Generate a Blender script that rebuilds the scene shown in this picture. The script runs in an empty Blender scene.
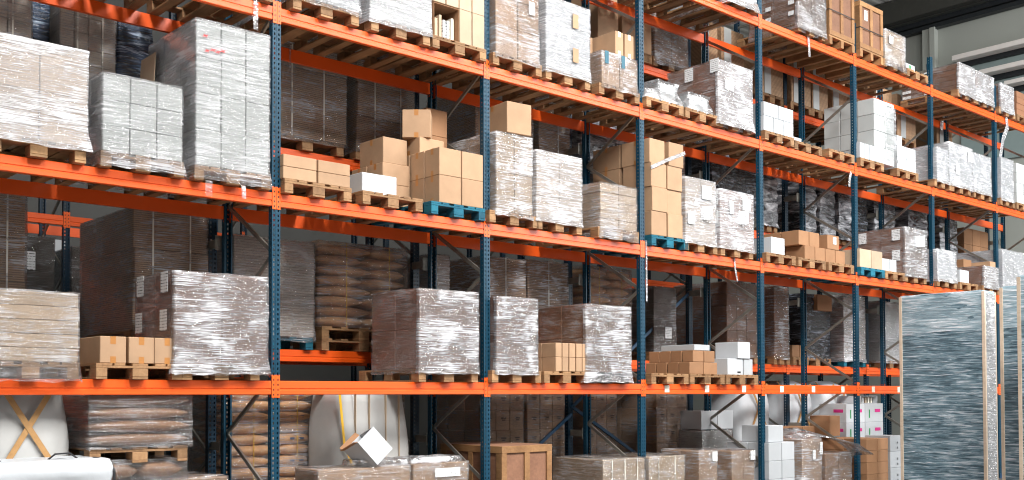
import bpy, math, random
from mathutils import Vector, Matrix
random.seed(7)
C = bpy.context.scene.collection
SC = bpy.context.scene
PI = math.pi

# ------------------------------------------------------------------ camera, world, lights, exposure
# world axes: X along the rack, Y into the rack, Z up; the front beams' faces lie at Y = 0
cam_d = bpy.data.cameras.new('camera'); cam = bpy.data.objects.new('camera', cam_d); C.objects.link(cam)
cam_d.sensor_fit = 'HORIZONTAL'; cam_d.sensor_width = 36.0
cam_d.lens = 36.0 * 1048.1 / 1024.0
cam_d.shift_x = -0.0030; cam_d.shift_y = 0.1253
cam_d.clip_start = 0.05; cam_d.clip_end = 200
yaw, pitch, roll = 0.73297, 0.02577, -0.00239
fw = Vector((math.sin(yaw)*math.cos(pitch), math.cos(yaw)*math.cos(pitch), math.sin(pitch)))
rt = Vector((math.cos(yaw), -math.sin(yaw), 0)); up = rt.cross(fw)
rt2 = rt*math.cos(roll) + up*math.sin(roll); up2 = up*math.cos(roll) - rt*math.sin(roll)
cam.matrix_world = Matrix(((rt2.x, up2.x, -fw.x, -5.272), (rt2.y, up2.y, -fw.y, -9.4626),
                           (rt2.z, up2.z, -fw.z, 1.738), (0, 0, 0, 1)))
SC.camera = cam

w = bpy.data.worlds.new('daylight'); SC.world = w; w.use_nodes = True
w.node_tree.nodes['Background'].inputs[0].default_value = (0.93, 0.97, 1.0, 1)
w.node_tree.nodes['Background'].inputs[1].default_value = 0.30

def area(name, loc, target, sx, sy, power, col=(1, 0.98, 0.95)):
    d = bpy.data.lights.new(name, 'AREA'); d.shape = 'RECTANGLE'; d.size = sx; d.size_y = sy
    d.energy = power; d.color = col
    o = bpy.data.objects.new(name, d); C.objects.link(o); o.location = loc
    o.rotation_euler = (Vector(target) - Vector(loc)).to_track_quat('-Z', 'Y').to_euler()
    return o
# roof skylight strips over the aisle, and an added lamp brightening the right end and roof
for i, x in enumerate((-3.0, 3.5, 10.0, 16.5)):
    area('skylight_lamp', (x, -9.5, 12.6), (x, -5.0, 0), 2.2, 6.0, (2850, 2550, 1700, 1200)[i])
area('right_fill_lamp', (18.5, -15.0, 8.0), (17.0, 0, 8.0), 7.0, 5.0, 2100, (0.97, 0.985, 1.0))

SC.view_settings.view_transform = 'Standard'; SC.view_settings.look = 'None'
SC.view_settings.exposure = 0.0; SC.view_settings.gamma = 1.0
SC.view_settings.use_curve_mapping = False
SC.cycles.filter_width = 1.1

# ------------------------------------------------------------------ materials
def lin(c):
    return tuple((v/255/12.92 if v/255 <= 0.04045 else ((v/255+0.055)/1.055)**2.4) for v in c) + (1,)
class NT:
    def __init__(s, name):
        s.m = bpy.data.materials.new(name); s.m.use_nodes = True
        s.t = s.m.node_tree; s.n = s.t.nodes; s.p = s.n['Principled BSDF']; s.out = s.n['Material Output']
    def new(s, typ, **kw):
        n = s.n.new(typ)
        for k, v in kw.items():
            if isinstance(k, str) and hasattr(n, k): setattr(n, k, v)
        return n
    def link(s, a, b): s.t.links.new(a, b)
    def math(s, op, a, b=None, c=None):
        n = s.n.new('ShaderNodeMath'); n.operation = op
        for i, v in enumerate((a, b, c)):
            if v is None: continue
            if isinstance(v, (int, float)): n.inputs[i].default_value = v
            else: s.link(v, n.inputs[i])
        return n.outputs[0]
    def coords(s, scale=(1, 1, 1), rot=(0, 0, 0), rnd=True):
        tc = s.new('ShaderNodeTexCoord'); mp = s.new('ShaderNodeMapping')
        mp.inputs['Scale'].default_value = scale; mp.inputs['Rotation'].default_value = rot
        s.link(tc.outputs['Object'], mp.inputs[0])
        if rnd:
            oi = s.new('ShaderNodeObjectInfo'); m = s.math('MULTIPLY', oi.outputs['Random'], 37.0)
            s.link(m, mp.inputs['Location'])
        return mp.outputs[0]
    def noise(s, vec, scale=1, detail=3, rough=0.5, dist=0.0):
        n = s.new('ShaderNodeTexNoise'); n.inputs['Scale'].default_value = scale; n.inputs['Detail'].default_value = detail
        n.inputs['Roughness'].default_value = rough; n.inputs['Distortion'].default_value = dist
        s.link(vec, n.inputs['Vector']); return n.outputs['Fac']
    def ramp(s, fac, stops):
        r = s.new('ShaderNodeValToRGB'); e = r.color_ramp.elements
        while len(e) < len(stops): e.new(0.5)
        for el, (p, c) in zip(e, stops): el.position = p; el.color = c if len(c) == 4 else (*c, 1)
        s.link(fac, r.inputs[0]); return r.outputs[0]
    def bump(s, h, strength=0.3, dist=0.01, to=None):
        b = s.new('ShaderNodeBump'); b.inputs['Strength'].default_value = strength; b.inputs['Distance'].default_value = dist
        s.link(h, b.inputs['Height'])
        if to is not False: s.link(b.outputs[0], (to or s.p).inputs['Normal'])
        return b.outputs[0]
def g(v): return (v, v, v, 1)

def mat_plain(name, col, rough=0.6, metal=0.0, var=0.10, nscale=6.0, spec=0.5, bump=0.0):
    k = NT(name); v = k.coords()
    f = k.noise(v, nscale, 4)
    c0 = lin(col); lo = tuple(x*(1-var) for x in c0[:3]); hi = tuple(min(1, x*(1+var)) for x in c0[:3])
    col_o = k.ramp(f, [(0.3, lo), (0.7, hi)])
    k.link(col_o, k.p.inputs['Base Color'])
    k.p.inputs['Roughness'].default_value = rough; k.p.inputs['Metallic'].default_value = metal
    k.p.inputs['Specular IOR Level'].default_value = spec
    if bump: k.bump(f, bump, 0.01)
    return k.m

def mat_carton(name, col, var=0.10):
    """corrugated board: fine vertical flute lines and a small tint that differs from box to box"""
    k = NT(name); oi = k.new('ShaderNodeObjectInfo')
    v = k.coords((1.5, 1.5, 1.5)); f = k.noise(v, 3.0, 5, 0.6)
    c = lin(col)[:3]
    base = k.ramp(f, [(0.25, tuple(x*(1-var) for x in c)), (0.75, tuple(min(1, x*(1+var)) for x in c))])
    hs = k.new('ShaderNodeHueSaturation'); k.link(base, hs.inputs['Color'])
    k.link(k.math('MULTIPLY_ADD', oi.outputs['Random'], 0.22, 0.89), hs.inputs['Value'])
    k.link(hs.outputs[0], k.p.inputs['Base Color']); k.p.inputs['Roughness'].default_value = 0.75
    k.p.inputs['Specular IOR Level'].default_value = 0.3
    k.bump(f, 0.15, 0.01)
    return k.m

def mat_wood(name, a, b, rough=0.75):
    k = NT(name); v = k.coords((30, 2.0, 30)); f = k.noise(v, 1.0, 5, 0.6, 0.6)
    v2 = k.coords((3, 3, 3)); f2 = k.noise(v2, 1.0, 3)
    mix = k.math('MULTIPLY_ADD', f2, 0.7, k.math('MULTIPLY', f, 0.5))
    oi = k.new('ShaderNodeObjectInfo')
    base = k.ramp(mix, [(0.35, lin(a)), (0.8, lin(b))])
    hs = k.new('ShaderNodeHueSaturation'); k.link(base, hs.inputs['Color'])
    k.link(k.math('MULTIPLY_ADD', oi.outputs['Random'], 0.4, 0.78), hs.inputs['Value'])
    k.link(hs.outputs[0], k.p.inputs['Base Color']); k.p.inputs['Roughness'].default_value = rough
    k.bump(f, 0.25, 0.004)
    return k.m

def mat_film(name, haze0=0.08, haze1=0.80, tint=(240, 241, 246), rough=0.16, zs=72.0, tilt=0.07, lo=0.50, hi=0.62, bump=1.0, xs=2.8, gloss=1.0):
    """stretch film: clear plastic, fold haze and painted glints in crossing streaks, and a glossy, wrinkled surface"""
    k = NT(name)
    f = k.noise(k.coords((xs, xs, zs), (tilt, tilt, 0)), 1.0, 4, 0.62, 0.35)
    g_ = k.noise(k.coords((xs*1.3, xs*1.3, zs*1.5), (-tilt*1.6, -tilt*1.6, 0)), 1.0, 3, 0.6, 0.4)
    f2 = k.noise(k.coords((2.6, 2.6, 3.4)), 1.0, 3, 0.6, 0.5)
    fold = k.math('MAXIMUM', f, k.math('MULTIPLY', g_, 0.97))
    mixf = k.math('ADD', k.math('MULTIPLY', fold, 0.62), k.math('MULTIPLY', f2, 0.38))
    haze = k.new('ShaderNodeMapRange'); k.link(mixf, haze.inputs[0]); haze.interpolation_type = 'SMOOTHSTEP'
    haze.inputs[1].default_value = lo; haze.inputs[2].default_value = hi
    haze.inputs[3].default_value = haze0; haze.inputs[4].default_value = haze1  # whitish streaks: fold haze plus glints painted as opacity
    k.p.inputs['Base Color'].default_value = lin(tint)
    k.p.inputs['Roughness'].default_value = rough
    k.p.inputs['Specular IOR Level'].default_value = 0.9
    nrm = k.bump(k.math('ADD', fold, k.math('MULTIPLY', f2, 0.5)), bump, 0.03)
    gl = k.new('ShaderNodeBsdfGlossy'); gl.inputs['Roughness'].default_value = 0.10; k.link(nrm, gl.inputs['Normal'])
    tr = k.new('ShaderNodeBsdfTransparent')
    fr = k.new('ShaderNodeFresnel'); fr.inputs[0].default_value = 1.5; k.link(nrm, fr.inputs['Normal'])
    clear = k.new('ShaderNodeMixShader'); k.link(k.math('MINIMUM', k.math('MULTIPLY', fr.outputs[0], 2.2*gloss), 0.7), clear.inputs[0])
    k.link(tr.outputs[0], clear.inputs[1]); k.link(gl.outputs[0], clear.inputs[2])
    mx = k.new('ShaderNodeMixShader'); k.link(haze.outputs[0], mx.inputs[0])
    k.link(clear.outputs[0], mx.inputs[1]); k.link(k.p.outputs[0], mx.inputs[2])
    k.link(mx.outputs[0], k.out.inputs[0])
    return k.m

def mat_dark_film(name, a, b, c, zs=34.0, tilt=0.0, rough=0.22):
    k = NT(name)
    v = k.coords((2.4, 2.4, zs), (0, tilt, 0)); f = k.noise(v, 1.0, 5, 0.65, 1.0)
    v2 = k.coords((2.0, 2.0, 3.0)); f2 = k.noise(v2, 1.0, 3)
    mixf = k.math('ADD', k.math('MULTIPLY', f, 0.8), k.math('MULTIPLY', f2, 0.25))
    k.link(k.ramp(mixf, [(0.44, lin(a)), (0.55, lin(b)), (0.68, lin(c))]), k.p.inputs['Base Color'])
    k.p.inputs['Roughness'].default_value = rough; k.p.inputs['Specular IOR Level'].default_value = 0.8
    k.bump(f, 0.9, 0.03)
    return k.m

def mat_holes(name, col, cut, rough=0.42):
    """painted steel with punched slots in a 50 mm pitch (cut = real openings, else dark recesses)"""
    k = NT(name); tc = k.new('ShaderNodeTexCoord'); sp = k.new('ShaderNodeSeparateXYZ'); k.link(tc.outputs['Object'], sp.inputs[0])
    ax = k.math('ABSOLUTE', sp.outputs[0]); ay = k.math('ABSOLUTE', sp.outputs[1])
    fz = k.math('FRACT', k.math('MULTIPLY', sp.outputs[2], 20.0)); fz2 = k.math('FRACT', k.math('MULTIPLY_ADD', sp.outputs[2], 20.0, 0.5))
    front = k.math('MULTIPLY', k.math('LESS_THAN', k.math('ABSOLUTE', k.math('SUBTRACT', ax, 0.024)), 0.0075), k.math('LESS_THAN', fz, 0.50))
    side = k.math('MULTIPLY', k.math('LESS_THAN', k.math('ABSOLUTE', k.math('SUBTRACT', ay, 0.034)), 0.007), k.math('LESS_THAN', fz2, 0.34))
    mask = k.math('MAXIMUM', front, side)
    v = k.coords((8, 8, 1.5)); f = k.noise(v, 2.0, 4)
    c0 = lin(col)[:3]
    base = k.ramp(f, [(0.3, tuple(x*0.82 for x in c0)), (0.75, tuple(min(1, x*1.2) for x in c0))])
    k.link(base, k.p.inputs['Base Color']); k.p.inputs['Roughness'].default_value = rough; k.p.inputs['Specular IOR Level'].default_value = 0.35
    if cut:
        tr = k.new('ShaderNodeBsdfTransparent'); mx = k.new('ShaderNodeMixShader')
        k.link(mask, mx.inputs[0]); k.link(k.p.outputs[0], mx.inputs[1]); k.link(tr.outputs[0], mx.inputs[2]); k.link(mx.outputs[0], k.out.inputs[0])
    return k.m

def mat_connector(name, col):
    k = NT(name); tc = k.new('ShaderNodeTexCoord'); sp = k.new('ShaderNodeSeparateXYZ'); k.link(tc.outputs['Object'], sp.inputs[0])
    fz = k.math('FRACT', k.math('MULTIPLY_ADD', sp.outputs[2], 20.0, 0.2))
    m = k.math('MULTIPLY', k.math('LESS_THAN', k.math('ABSOLUTE', sp.outputs[0]), 0.007), k.math('LESS_THAN', fz, 0.38))
    mx = k.new('ShaderNodeMix', data_type='RGBA'); k.link(m, mx.inputs[0]); mx.inputs[6].default_value = lin(col); mx.inputs[7].default_value = (0.02, 0.004, 0.003, 1)
    k.link(mx.outputs[2], k.p.inputs['Base Color']); k.p.inputs['Roughness'].default_value = 0.4
    return k.m

def mat_lines(name, a, b, pitch, frac=0.12, axis=2, rough=0.7):
    """stacked sheets: thin darker joints at a regular height"""
    k = NT(name); tc = k.new('ShaderNodeTexCoord'); sp = k.new('ShaderNodeSeparateXYZ'); k.link(tc.outputs['Object'], sp.inputs[0])
    fz = k.math('FRACT', k.math('DIVIDE', sp.outputs[axis], pitch)); m = k.math('LESS_THAN', fz, frac)
    v = k.coords((1.5, 1.5, 14)); f = k.noise(v, 2, 4)
    c = lin(a)[:3]
    base = k.ramp(f, [(0.3, tuple(x*0.85 for x in c)), (0.7, tuple(min(1, x*1.12) for x in c))])
    mx = k.new('ShaderNodeMix', data_type='RGBA'); k.link(m, mx.inputs[0]); k.link(base, mx.inputs[6]); mx.inputs[7].default_value = lin(b)
    k.link(mx.outputs[2], k.p.inputs['Base Color']); k.p.inputs['Roughness'].default_value = rough
    k.bump(f, 0.3, 0.008)
    return k.m

def mat_label(name):
    """printed paper label: rows of dark print and a bar-code block on white"""
    k = NT(name); tc = k.new('ShaderNodeTexCoord'); sp = k.new('ShaderNodeSeparateXYZ'); k.link(tc.outputs['Generated'], sp.inputs[0])
    u = k.math('MAXIMUM', sp.outputs[0], sp.outputs[1]); z = sp.outputs[2]
    row = k.math('LESS_THAN', k.math('FRACT', k.math('MULTIPLY', z, 7.0)), 0.30)
    nz = k.noise(k.coords((90, 90, 14)), 1.0, 2)
    ink = k.math('MULTIPLY', row, k.math('GREATER_THAN', nz, 0.5))
    mx = k.new('ShaderNodeMix', data_type='RGBA'); k.link(ink, mx.inputs[0])
    mx.inputs[6].default_value = lin((228, 230, 232)); mx.inputs[7].default_value = lin((60, 62, 66))
    k.link(mx.outputs[2], k.p.inputs['Base Color']); k.p.inputs['Roughness'].default_value = 0.5
    return k.m

M = {
 'orange': mat_plain('orange_paint', (238, 90, 14), 0.42, var=0.06, nscale=2.0, spec=0.6),
 'connector': mat_connector('orange_connector', (240, 98, 26)),
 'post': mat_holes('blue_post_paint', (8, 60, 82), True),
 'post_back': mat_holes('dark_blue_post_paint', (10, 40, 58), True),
 'galv': mat_plain('galvanised_steel', (150, 148, 140), 0.42, 0.7, 0.15, 12),
 'bluebar': mat_plain('blue_bar_paint', (24, 66, 98), 0.45),
 'wood': mat_wood('pallet_wood', (108, 76, 48), (168, 130, 92)),
 'wood_old': mat_wood('pallet_wood_aged', (110, 82, 54), (170, 132, 92)),
 'wood_blue': mat_wood('pallet_wood_blue', (0, 72, 96), (8, 112, 134)),
 'plastic_black': mat_plain('black_plastic', (46, 46, 50), 0.45),
 'crate': mat_wood('crate_timber', (116, 80, 48), (166, 124, 82)),
 'ply': mat_wood('crate_plywood', (108, 74, 56), (142, 102, 78)),
 'tan': mat_carton('carton_tan', (174, 142, 113)),
 'tan_pale': mat_carton('carton_pale', (188, 166, 142)),
 'kraft': mat_carton('carton_kraft', (156, 117, 86)),
 'brown': mat_carton('carton_brown', (146, 104, 78)),
 'beige': mat_carton('carton_beige', (196, 182, 168)),
 'mauve': mat_carton('carton_mauve', (160, 124, 108)),
 'white': mat_carton('carton_white', (186, 190, 194), 0.03),
 'greybox': mat_carton('carton_grey', (188, 192, 192), 0.05),
 'dark_board': mat_carton('carton_dark', (74, 64, 58)),
 'tape': mat_plain('packing_tape', (176, 122, 70), 0.3, var=0.05),
 'teal_tape': mat_plain('teal_print', (18, 88, 108), 0.5, var=0.05),
 'label': mat_label('paper_label'),
 'sticker': mat_plain('white_sticker', (236, 230, 214), 0.6, var=0.04),
 'bale': mat_lines('bundled_board', (180, 146, 114), (124, 98, 74), 0.022, 0.3),
 'sheets': mat_lines('board_sheets', (222, 196, 164), (150, 130, 112), 0.118, 0.07),
 'grey_bale': mat_lines('grey_board', (200, 190, 180), (144, 134, 126), 0.03, 0.15),
 'strap': mat_plain('white_strap', (220, 216, 205), 0.4, var=0.05),
 'strap_yellow': mat_plain('yellow_strap', (214, 168, 40), 0.4, var=0.05),
 'strap_black': mat_plain('black_strap', (40, 38, 40), 0.4),
 'webbing': mat_plain('brown_webbing', (168, 128, 80), 0.7, nscale=30),
 'paper_sack': mat_plain('paper_sack', (208, 160, 112), 0.6, var=0.14, nscale=9, bump=0.5),
 'sack_dark': mat_plain('paper_sack_dark', (150, 112, 82), 0.5, var=0.14, nscale=9, bump=0.5),
 'print_blue': mat_plain('blue_print', (62, 84, 120), 0.6),
 'magenta': mat_plain('magenta_print', (204, 40, 128), 0.6),
 'green_print': mat_plain('green_print', (40, 140, 80), 0.6),
 'black_print': mat_plain('black_print', (34, 34, 38), 0.6),
 'red_ink': mat_plain('red_ink', (210, 60, 60), 0.6),
 'bag': mat_plain('woven_white_bag', (178, 178, 176), 0.6, var=0.05, nscale=4, bump=0.6),
 'bag_bright': mat_plain('white_plastic_bag', (198, 203, 208), 0.35, var=0.04, nscale=5, bump=0.8),
 'film': mat_film('stretch_film'),
 'film_thin': mat_film('stretch_film_thin', 0.02, 0.34),
 'film_mid': mat_film('stretch_film_light', 0.05, 0.50),
 'film_heavy': mat_film('stretch_film_milky', 0.28, 0.92),
 'film_tilt': mat_film('stretch_film_slanted', 0.05, 0.6, zs=26, tilt=0.35),
 'film_bag': mat_film('loose_film', 0.05, 0.48, zs=9, tilt=0.6, rough=0.12),
 'film_silver': mat_dark_film('silver_film', (40, 40, 44), (128, 130, 136), (222, 224, 230), 10, 0.3, 0.15),
 'film_black': mat_dark_film('black_film', (20, 20, 24), (46, 48, 54), (150, 158, 172), 22, 0.2, 0.14),
 'film_slate': mat_dark_film('slate_film', (66, 90, 102), (116, 146, 160), (220, 232, 242), 44, 0.05, 0.2),
 'film_slate_pale': mat_dark_film('pale_slate_film', (124, 150, 162), (158, 182, 194), (230, 238, 244), 40, 0.05, 0.2),
 'film_blueblack': mat_dark_film('blue_black_film', (18, 28, 42), (50, 70, 96), (190, 206, 226), 26, 0.25, 0.14),
 'corner': mat_wood('corner_batten', (186, 166, 144), (216, 198, 178)),
 'concrete': mat_plain('concrete_floor', (96, 94, 92), 0.5, var=0.12, nscale=1.2),
 'wall': mat_plain('wall_panel', (168, 172, 166), 0.6, var=0.03, nscale=0.4),
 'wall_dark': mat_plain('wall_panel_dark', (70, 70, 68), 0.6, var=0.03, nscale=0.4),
 'girder': mat_plain('girder_paint', (62, 62, 58), 0.5),
 'girder_edge': mat_plain('girder_dark', (34, 38, 42), 0.5),
 'ledge': mat_plain('white_ledge', (232, 226, 222), 0.5, var=0.03),
 'cladding': mat_plain('blue_grey_cladding', (140, 156, 156), 0.5, var=0.04),
}
# the roof: trapezoidal sheet, ribs running along the hall
k = NT('roof_sheet'); tc = k.new('ShaderNodeTexCoord'); sp = k.new('ShaderNodeSeparateXYZ'); k.link(tc.outputs['Object'], sp.inputs[0])
rib = k.math('PINGPONG', k.math('MULTIPLY', sp.outputs[1], 6.0), 1.0)
k.link(k.ramp(rib, [(0.3, lin((200, 200, 196))), (0.7, lin((235, 235, 230)))]), k.p.inputs['Base Color']); k.bump(rib, 0.5, 0.03)
M['roof'] = k.m

# ------------------------------------------------------------------ mesh helpers
class MB:
    def __init__(s): s.v = []; s.f = []; s.smooth = False
    def add(s, vs, fs):
        o = len(s.v); s.v += [tuple(p) for p in vs]; s.f += [tuple(i+o for i in q) for q in fs]; return s
    def box(s, x0, x1, y0, y1, z0, z1, c=0.0):
        if c <= 0:
            return s.add([(x0,y0,z0),(x1,y0,z0),(x1,y1,z0),(x0,y1,z0),(x0,y0,z1),(x1,y0,z1),(x1,y1,z1),(x0,y1,z1)],
                         [(0,3,2,1),(4,5,6,7),(0,1,5,4),(1,2,6,5),(2,3,7,6),(3,0,4,7)])
        cx, cy, cz = (x0+x1)/2, (y0+y1)/2, (z0+z1)/2; hx, hy, hz = (x1-x0)/2, (y1-y0)/2, (z1-z0)/2
        vs, idx = [], {}
        for sx in (-1, 1):
            for sy in (-1, 1):
                for sz in (-1, 1):
                    for a in range(3):
                        q = [hx-c, hy-c, hz-c]; q[a] = (hx, hy, hz)[a]
                        idx[(sx, sy, sz, a)] = len(vs); vs.append((cx+sx*q[0], cy+sy*q[1], cz+sz*q[2]))
        fs = []
        for a in range(3):
            b, d = (a+1) % 3, (a+2) % 3
            for sg in (-1, 1):
                def key(tb, td):
                    t = [0, 0, 0]; t[a] = sg; t[b] = tb; t[d] = td; return idx[(*t, a)]
                q = [key(-1, -1), key(1, -1), key(1, 1), key(-1, 1)]
                fs.append(tuple(q if sg > 0 else q[::-1]))
            for tb in (-1, 1):
                for td in (-1, 1):        # edge running along axis a
                    def k2(sa, ax):
                        t = [0, 0, 0]; t[a] = sa; t[b] = tb; t[d] = td; return idx[(*t, ax)]
                    q = [k2(-1, b), k2(1, b), k2(1, d), k2(-1, d)]
                    fs.append(tuple(q if tb*td < 0 else q[::-1]))
        for sx in (-1, 1):
            for sy in (-1, 1):
                for sz in (-1, 1):
                    q = [idx[(sx, sy, sz, 0)], idx[(sx, sy, sz, 1)], idx[(sx, sy, sz, 2)]]
                    fs.append(tuple(q if sx*sy*sz > 0 else q[::-1]))
        return s.add(vs, fs)
    def prism_x(s, prof, x0, x1):
        n = len(prof)
        vs = [(x0, y, z) for y, z in prof] + [(x1, y, z) for y, z in prof]
        fs = [(i, (i+1) % n, n+(i+1) % n, n+i) for i in range(n)] + [tuple(range(n))[::-1], tuple(range(n, 2*n))]
        return s.add(vs, fs)
    def bar(s, p, q, wd, th, hint=(1, 0, 0)):
        p, q = Vector(p), Vector(q); d = (q-p).normalized(); a = Vector(hint); a = (a - d*a.dot(d)).normalized(); b = d.cross(a)
        vs = []
        for e in (p, q):
            for u, v in ((-1, -1), (1, -1), (1, 1), (-1, 1)): vs.append(e + a*u*wd/2 + b*v*th/2)
        return s.add(vs, [(0, 3, 2, 1), (4, 5, 6, 7), (0, 1, 5, 4), (1, 2, 6, 5), (2, 3, 7, 6), (3, 0, 4, 7)])
    def ribbon(s, pts, wd, th=0.003, hint=(1, 0, 0)):
        pts = [Vector(p) for p in pts]; rings = []
        for i, p in enumerate(pts):
            d = (pts[min(i+1, len(pts)-1)] - pts[max(i-1, 0)]).normalized(); a = Vector(hint); a = (a - d*a.dot(d)).normalized(); b = d.cross(a)
            rings.append([p + a*u*wd/2 + b*v*th/2 for u, v in ((-1, -1), (1, -1), (1, 1), (-1, 1))])
        return s.loft(rings)
    def loft(s, rings, caps=True):
        n = len(rings[0]); vs = [p for r in rings for p in r]; fs = []
        for j in range(len(rings)-1):
            for i in range(n): fs.append((j*n+i, j*n+(i+1) % n, (j+1)*n+(i+1) % n, (j+1)*n+i))
        if caps: fs += [tuple(range(n))[::-1], tuple(range((len(rings)-1)*n, len(rings)*n))]
        return s.add(vs, fs)
    def mesh(s, name, mat, smooth=False):
        m = bpy.data.meshes.new(name); m.from_pydata(s.v, [], s.f); m.update()
        if isinstance(mat, str): mat = M[mat]
        m.materials.append(mat)
        if smooth: m.polygons.foreach_set('use_smooth', [True]*len(m.polygons))
        return m
def link(name, mesh, parent=None, loc=(0, 0, 0), rz=0.0):
    o = bpy.data.objects.new(name, mesh); C.objects.link(o); o.location = loc
    if rz: o.rotation_euler = (0, 0, rz)
    if parent: o.parent = parent
    return o
def tag(o, label, cat, group=None, kind=None):
    o['label'] = label
    if cat: o['category'] = cat
    if group: o['group'] = group
    if kind: o['kind'] = kind
    return o
def empty(name, loc, label, cat, group=None, rz=0.0):
    o = bpy.data.objects.new(name, None); C.objects.link(o); o.location = loc; o.empty_display_size = 0.1
    if rz: o.rotation_euler = (0, 0, rz)
    return tag(o, label, cat, group)
_cache = {}
def cached(key, fn):
    if key not in _cache: _cache[key] = fn()
    return _cache[key]
def box_mesh(wd, dp, h, mat, c=0.004, name='box'):
    wd, dp, h = round(wd, 3), round(dp, 3), round(h, 3)
    return cached(('box', wd, dp, h, mat, c, name), lambda: MB().box(-wd/2, wd/2, -dp/2, dp/2, 0, h, c).mesh(name, mat))

# ------------------------------------------------------------------ the setting
def struct(name, mb, mat, label):
    o = link(name, mb.mesh(name, mat)); o['kind'] = 'structure'; o['label'] = label; return o
struct('floor', MB().box(-14, 30, -16, 14, -0.2, 0), 'concrete', 'grey concrete warehouse floor')
struct('ceiling', MB().box(-14, 30, -16, 14, 13.3, 13.4), 'roof', 'pale ribbed metal roof sheet')
struct('wall_end', MB().box(24.0, 24.2, -16, 14, 0, 13.3), 'wall', 'grey panelled end wall of the hall')
struct('blocker_wall_left', MB().box(-7.2, -7.0, 1.5, 14, 0, 13.3), 'wall_dark', 'unseen dark wall added to shade the aisle behind the racks')  # added out of view to keep sky light off the rear aisle
struct('blocker_wall_front', MB().box(-14, 30, -16, -15.8, 0, 13.3), 'wall_dark', 'unseen grey wall added behind the camera to block sky light')  # added out of view to stop level sky light entering the racks
struct('wall_back', MB().box(-14, 30, 13.8, 14, 0, 13.3), 'wall_dark', 'grey back wall behind the racks')
struct('trim_1', MB().box(23.3, 23.6, -16, 13.8, 12.62, 13.25), 'girder', 'dark roof girder along the end wall')
struct('trim_2', MB().box(23.75, 23.98, -16, 13.8, 12.30, 12.42).box(23.75, 23.98, -16, 13.8, 12.47, 12.60), 'girder_edge', 'two dark rails below the roof girder')
struct('trim_3', MB().box(23.72, 24.0, 4.70, 5.05, 9.0, 12.3, 0.01).box(23.66, 23.72, 4.64, 4.80, 9.0, 12.3, 0.005), 'wall', 'grey wall column rising behind the rack top')
# white sills and blue-grey cladding bands low on the end wall, to the right of the rack top
for n, (d1, z0, z1) in enumerate(((4.05, 11.12, 11.26), (3.3, 10.55, 10.68), (2.62, 10.11, 10.22), (2.62, 9.5, 9.62))):
    struct('trim_%d' % (4+n), MB().box(23.45, 24.0, -16, d1, z0, z1, 0.01), 'ledge', 'white sill running along the end wall')
    struct('trim_%d' % (8+n), MB().box(23.80, 24.0, -16, d1, z0-0.14, z0), 'girder_edge', 'dark band under a white sill')  # dark strip along the wall below each sill
struct('wall_cladding', MB().box(23.9, 24.05, -16, 4.02, 8.2, 11.12), 'cladding', 'blue-grey cladding of the end wall')

# ------------------------------------------------------------------ pallet rack
P = 2.8                      # post pitch
LV = {1: 1.75, 2: 3.653, 3: 5.551, 4: 7.466}     # underside of the beams of the front rack
BH = 0.14
LB = {1: 2.14, 2: 4.50, 3: 6.84}                 # the rack standing back to back behind it
ORD = ['first', 'second', 'third', 'fourth', 'fifth', 'sixth', 'seventh', 'eighth', 'ninth']
def bay(i): return 'left of the first front post' if i < 0 else 'between %s and %s front posts' % (ORD[i], ORD[i+1])
def bayshort(i): return 'bay left of first post' if i < 0 else '%s bay' % ORD[i]
LS = {1: 'lowest level', 2: 'second level', 3: 'third level', 4: 'top level'}
LN = {0: 'floor level', 1: 'lowest orange level', 2: 'second orange level', 3: 'third orange level', 4: 'top orange level'}

def post_mesh(h, mat):
    def f():
        b = MB(); b.box(-0.047, 0.047, 0, 0.003, 0, h); b.box(-0.047, -0.044, 0.003, 0.068, 0, h); b.box(0.044, 0.047, 0.003, 0.068, 0, h)
        b.box(-0.044, -0.028, 0.065, 0.068, 0, h); b.box(0.028, 0.044, 0.065, 0.068, 0, h); b.box(-0.004, 0.004, -0.002, 0, 0, h)
        return b.mesh('post', mat)
    return cached(('post', h, mat), f)
def foot_mesh(): return cached('foot', lambda: MB().box(-0.07, 0.07, -0.03, 0.11, 0, 0.008, 0.002).box(-0.06, 0.06, -0.012, -0.006, 0.008, 0.10).mesh('foot_plate', 'bluebar'))
def frame(i, d, h, mat, label, group, nodes, brace_mat='galv', zmax=None):
    t = empty('upright_frame', (i*P, d, 0), label, 'rack frame', group)
    p_ = link('post', post_mesh(h, mat), t)
    o = link('post', post_mesh(h, mat), t, (0, 1.1, 0), PI)
    link('foot_plate', foot_mesh(), p_); link('foot_plate', foot_mesh(), o)
    z = nodes; k = 0
    while z < h - 0.7:
        a, b = ((0, 1.05, z), (0, 0.05, z+0.6185)) if k % 2 == 0 else ((0, 0.05, z), (0, 1.05, z+0.6185))
        L = cached(('brace', k % 2, brace_mat), lambda: MB().bar((0, a[1], 0), (0, b[1], 0.6185), 0.022, 0.042).mesh('brace', brace_mat))
        link('brace', L, t, (0, 0, z)); z += 0.6185; k += 1
    for zz in (0.25, h-0.25):
        link('cross_brace', cached(('cb', brace_mat), lambda: MB().box(-0.011, 0.011, 0.06, 1.04, -0.02, 0.02, 0.003).mesh('cross_brace', brace_mat)), t, (0, 0, zz))
    return t
RAIL = [(0, .006), (.006, 0), (.05, 0), (.05, .14), (.006, .14), (0, .134), (0, .066), (.007, .059), (.007, .050), (0, .043)]
def rail_mesh(mat='orange'): return cached(('rail', mat), lambda: MB().prism_x(RAIL, -(P-0.1)/2, (P-0.1)/2).mesh('rail', mat))
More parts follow.
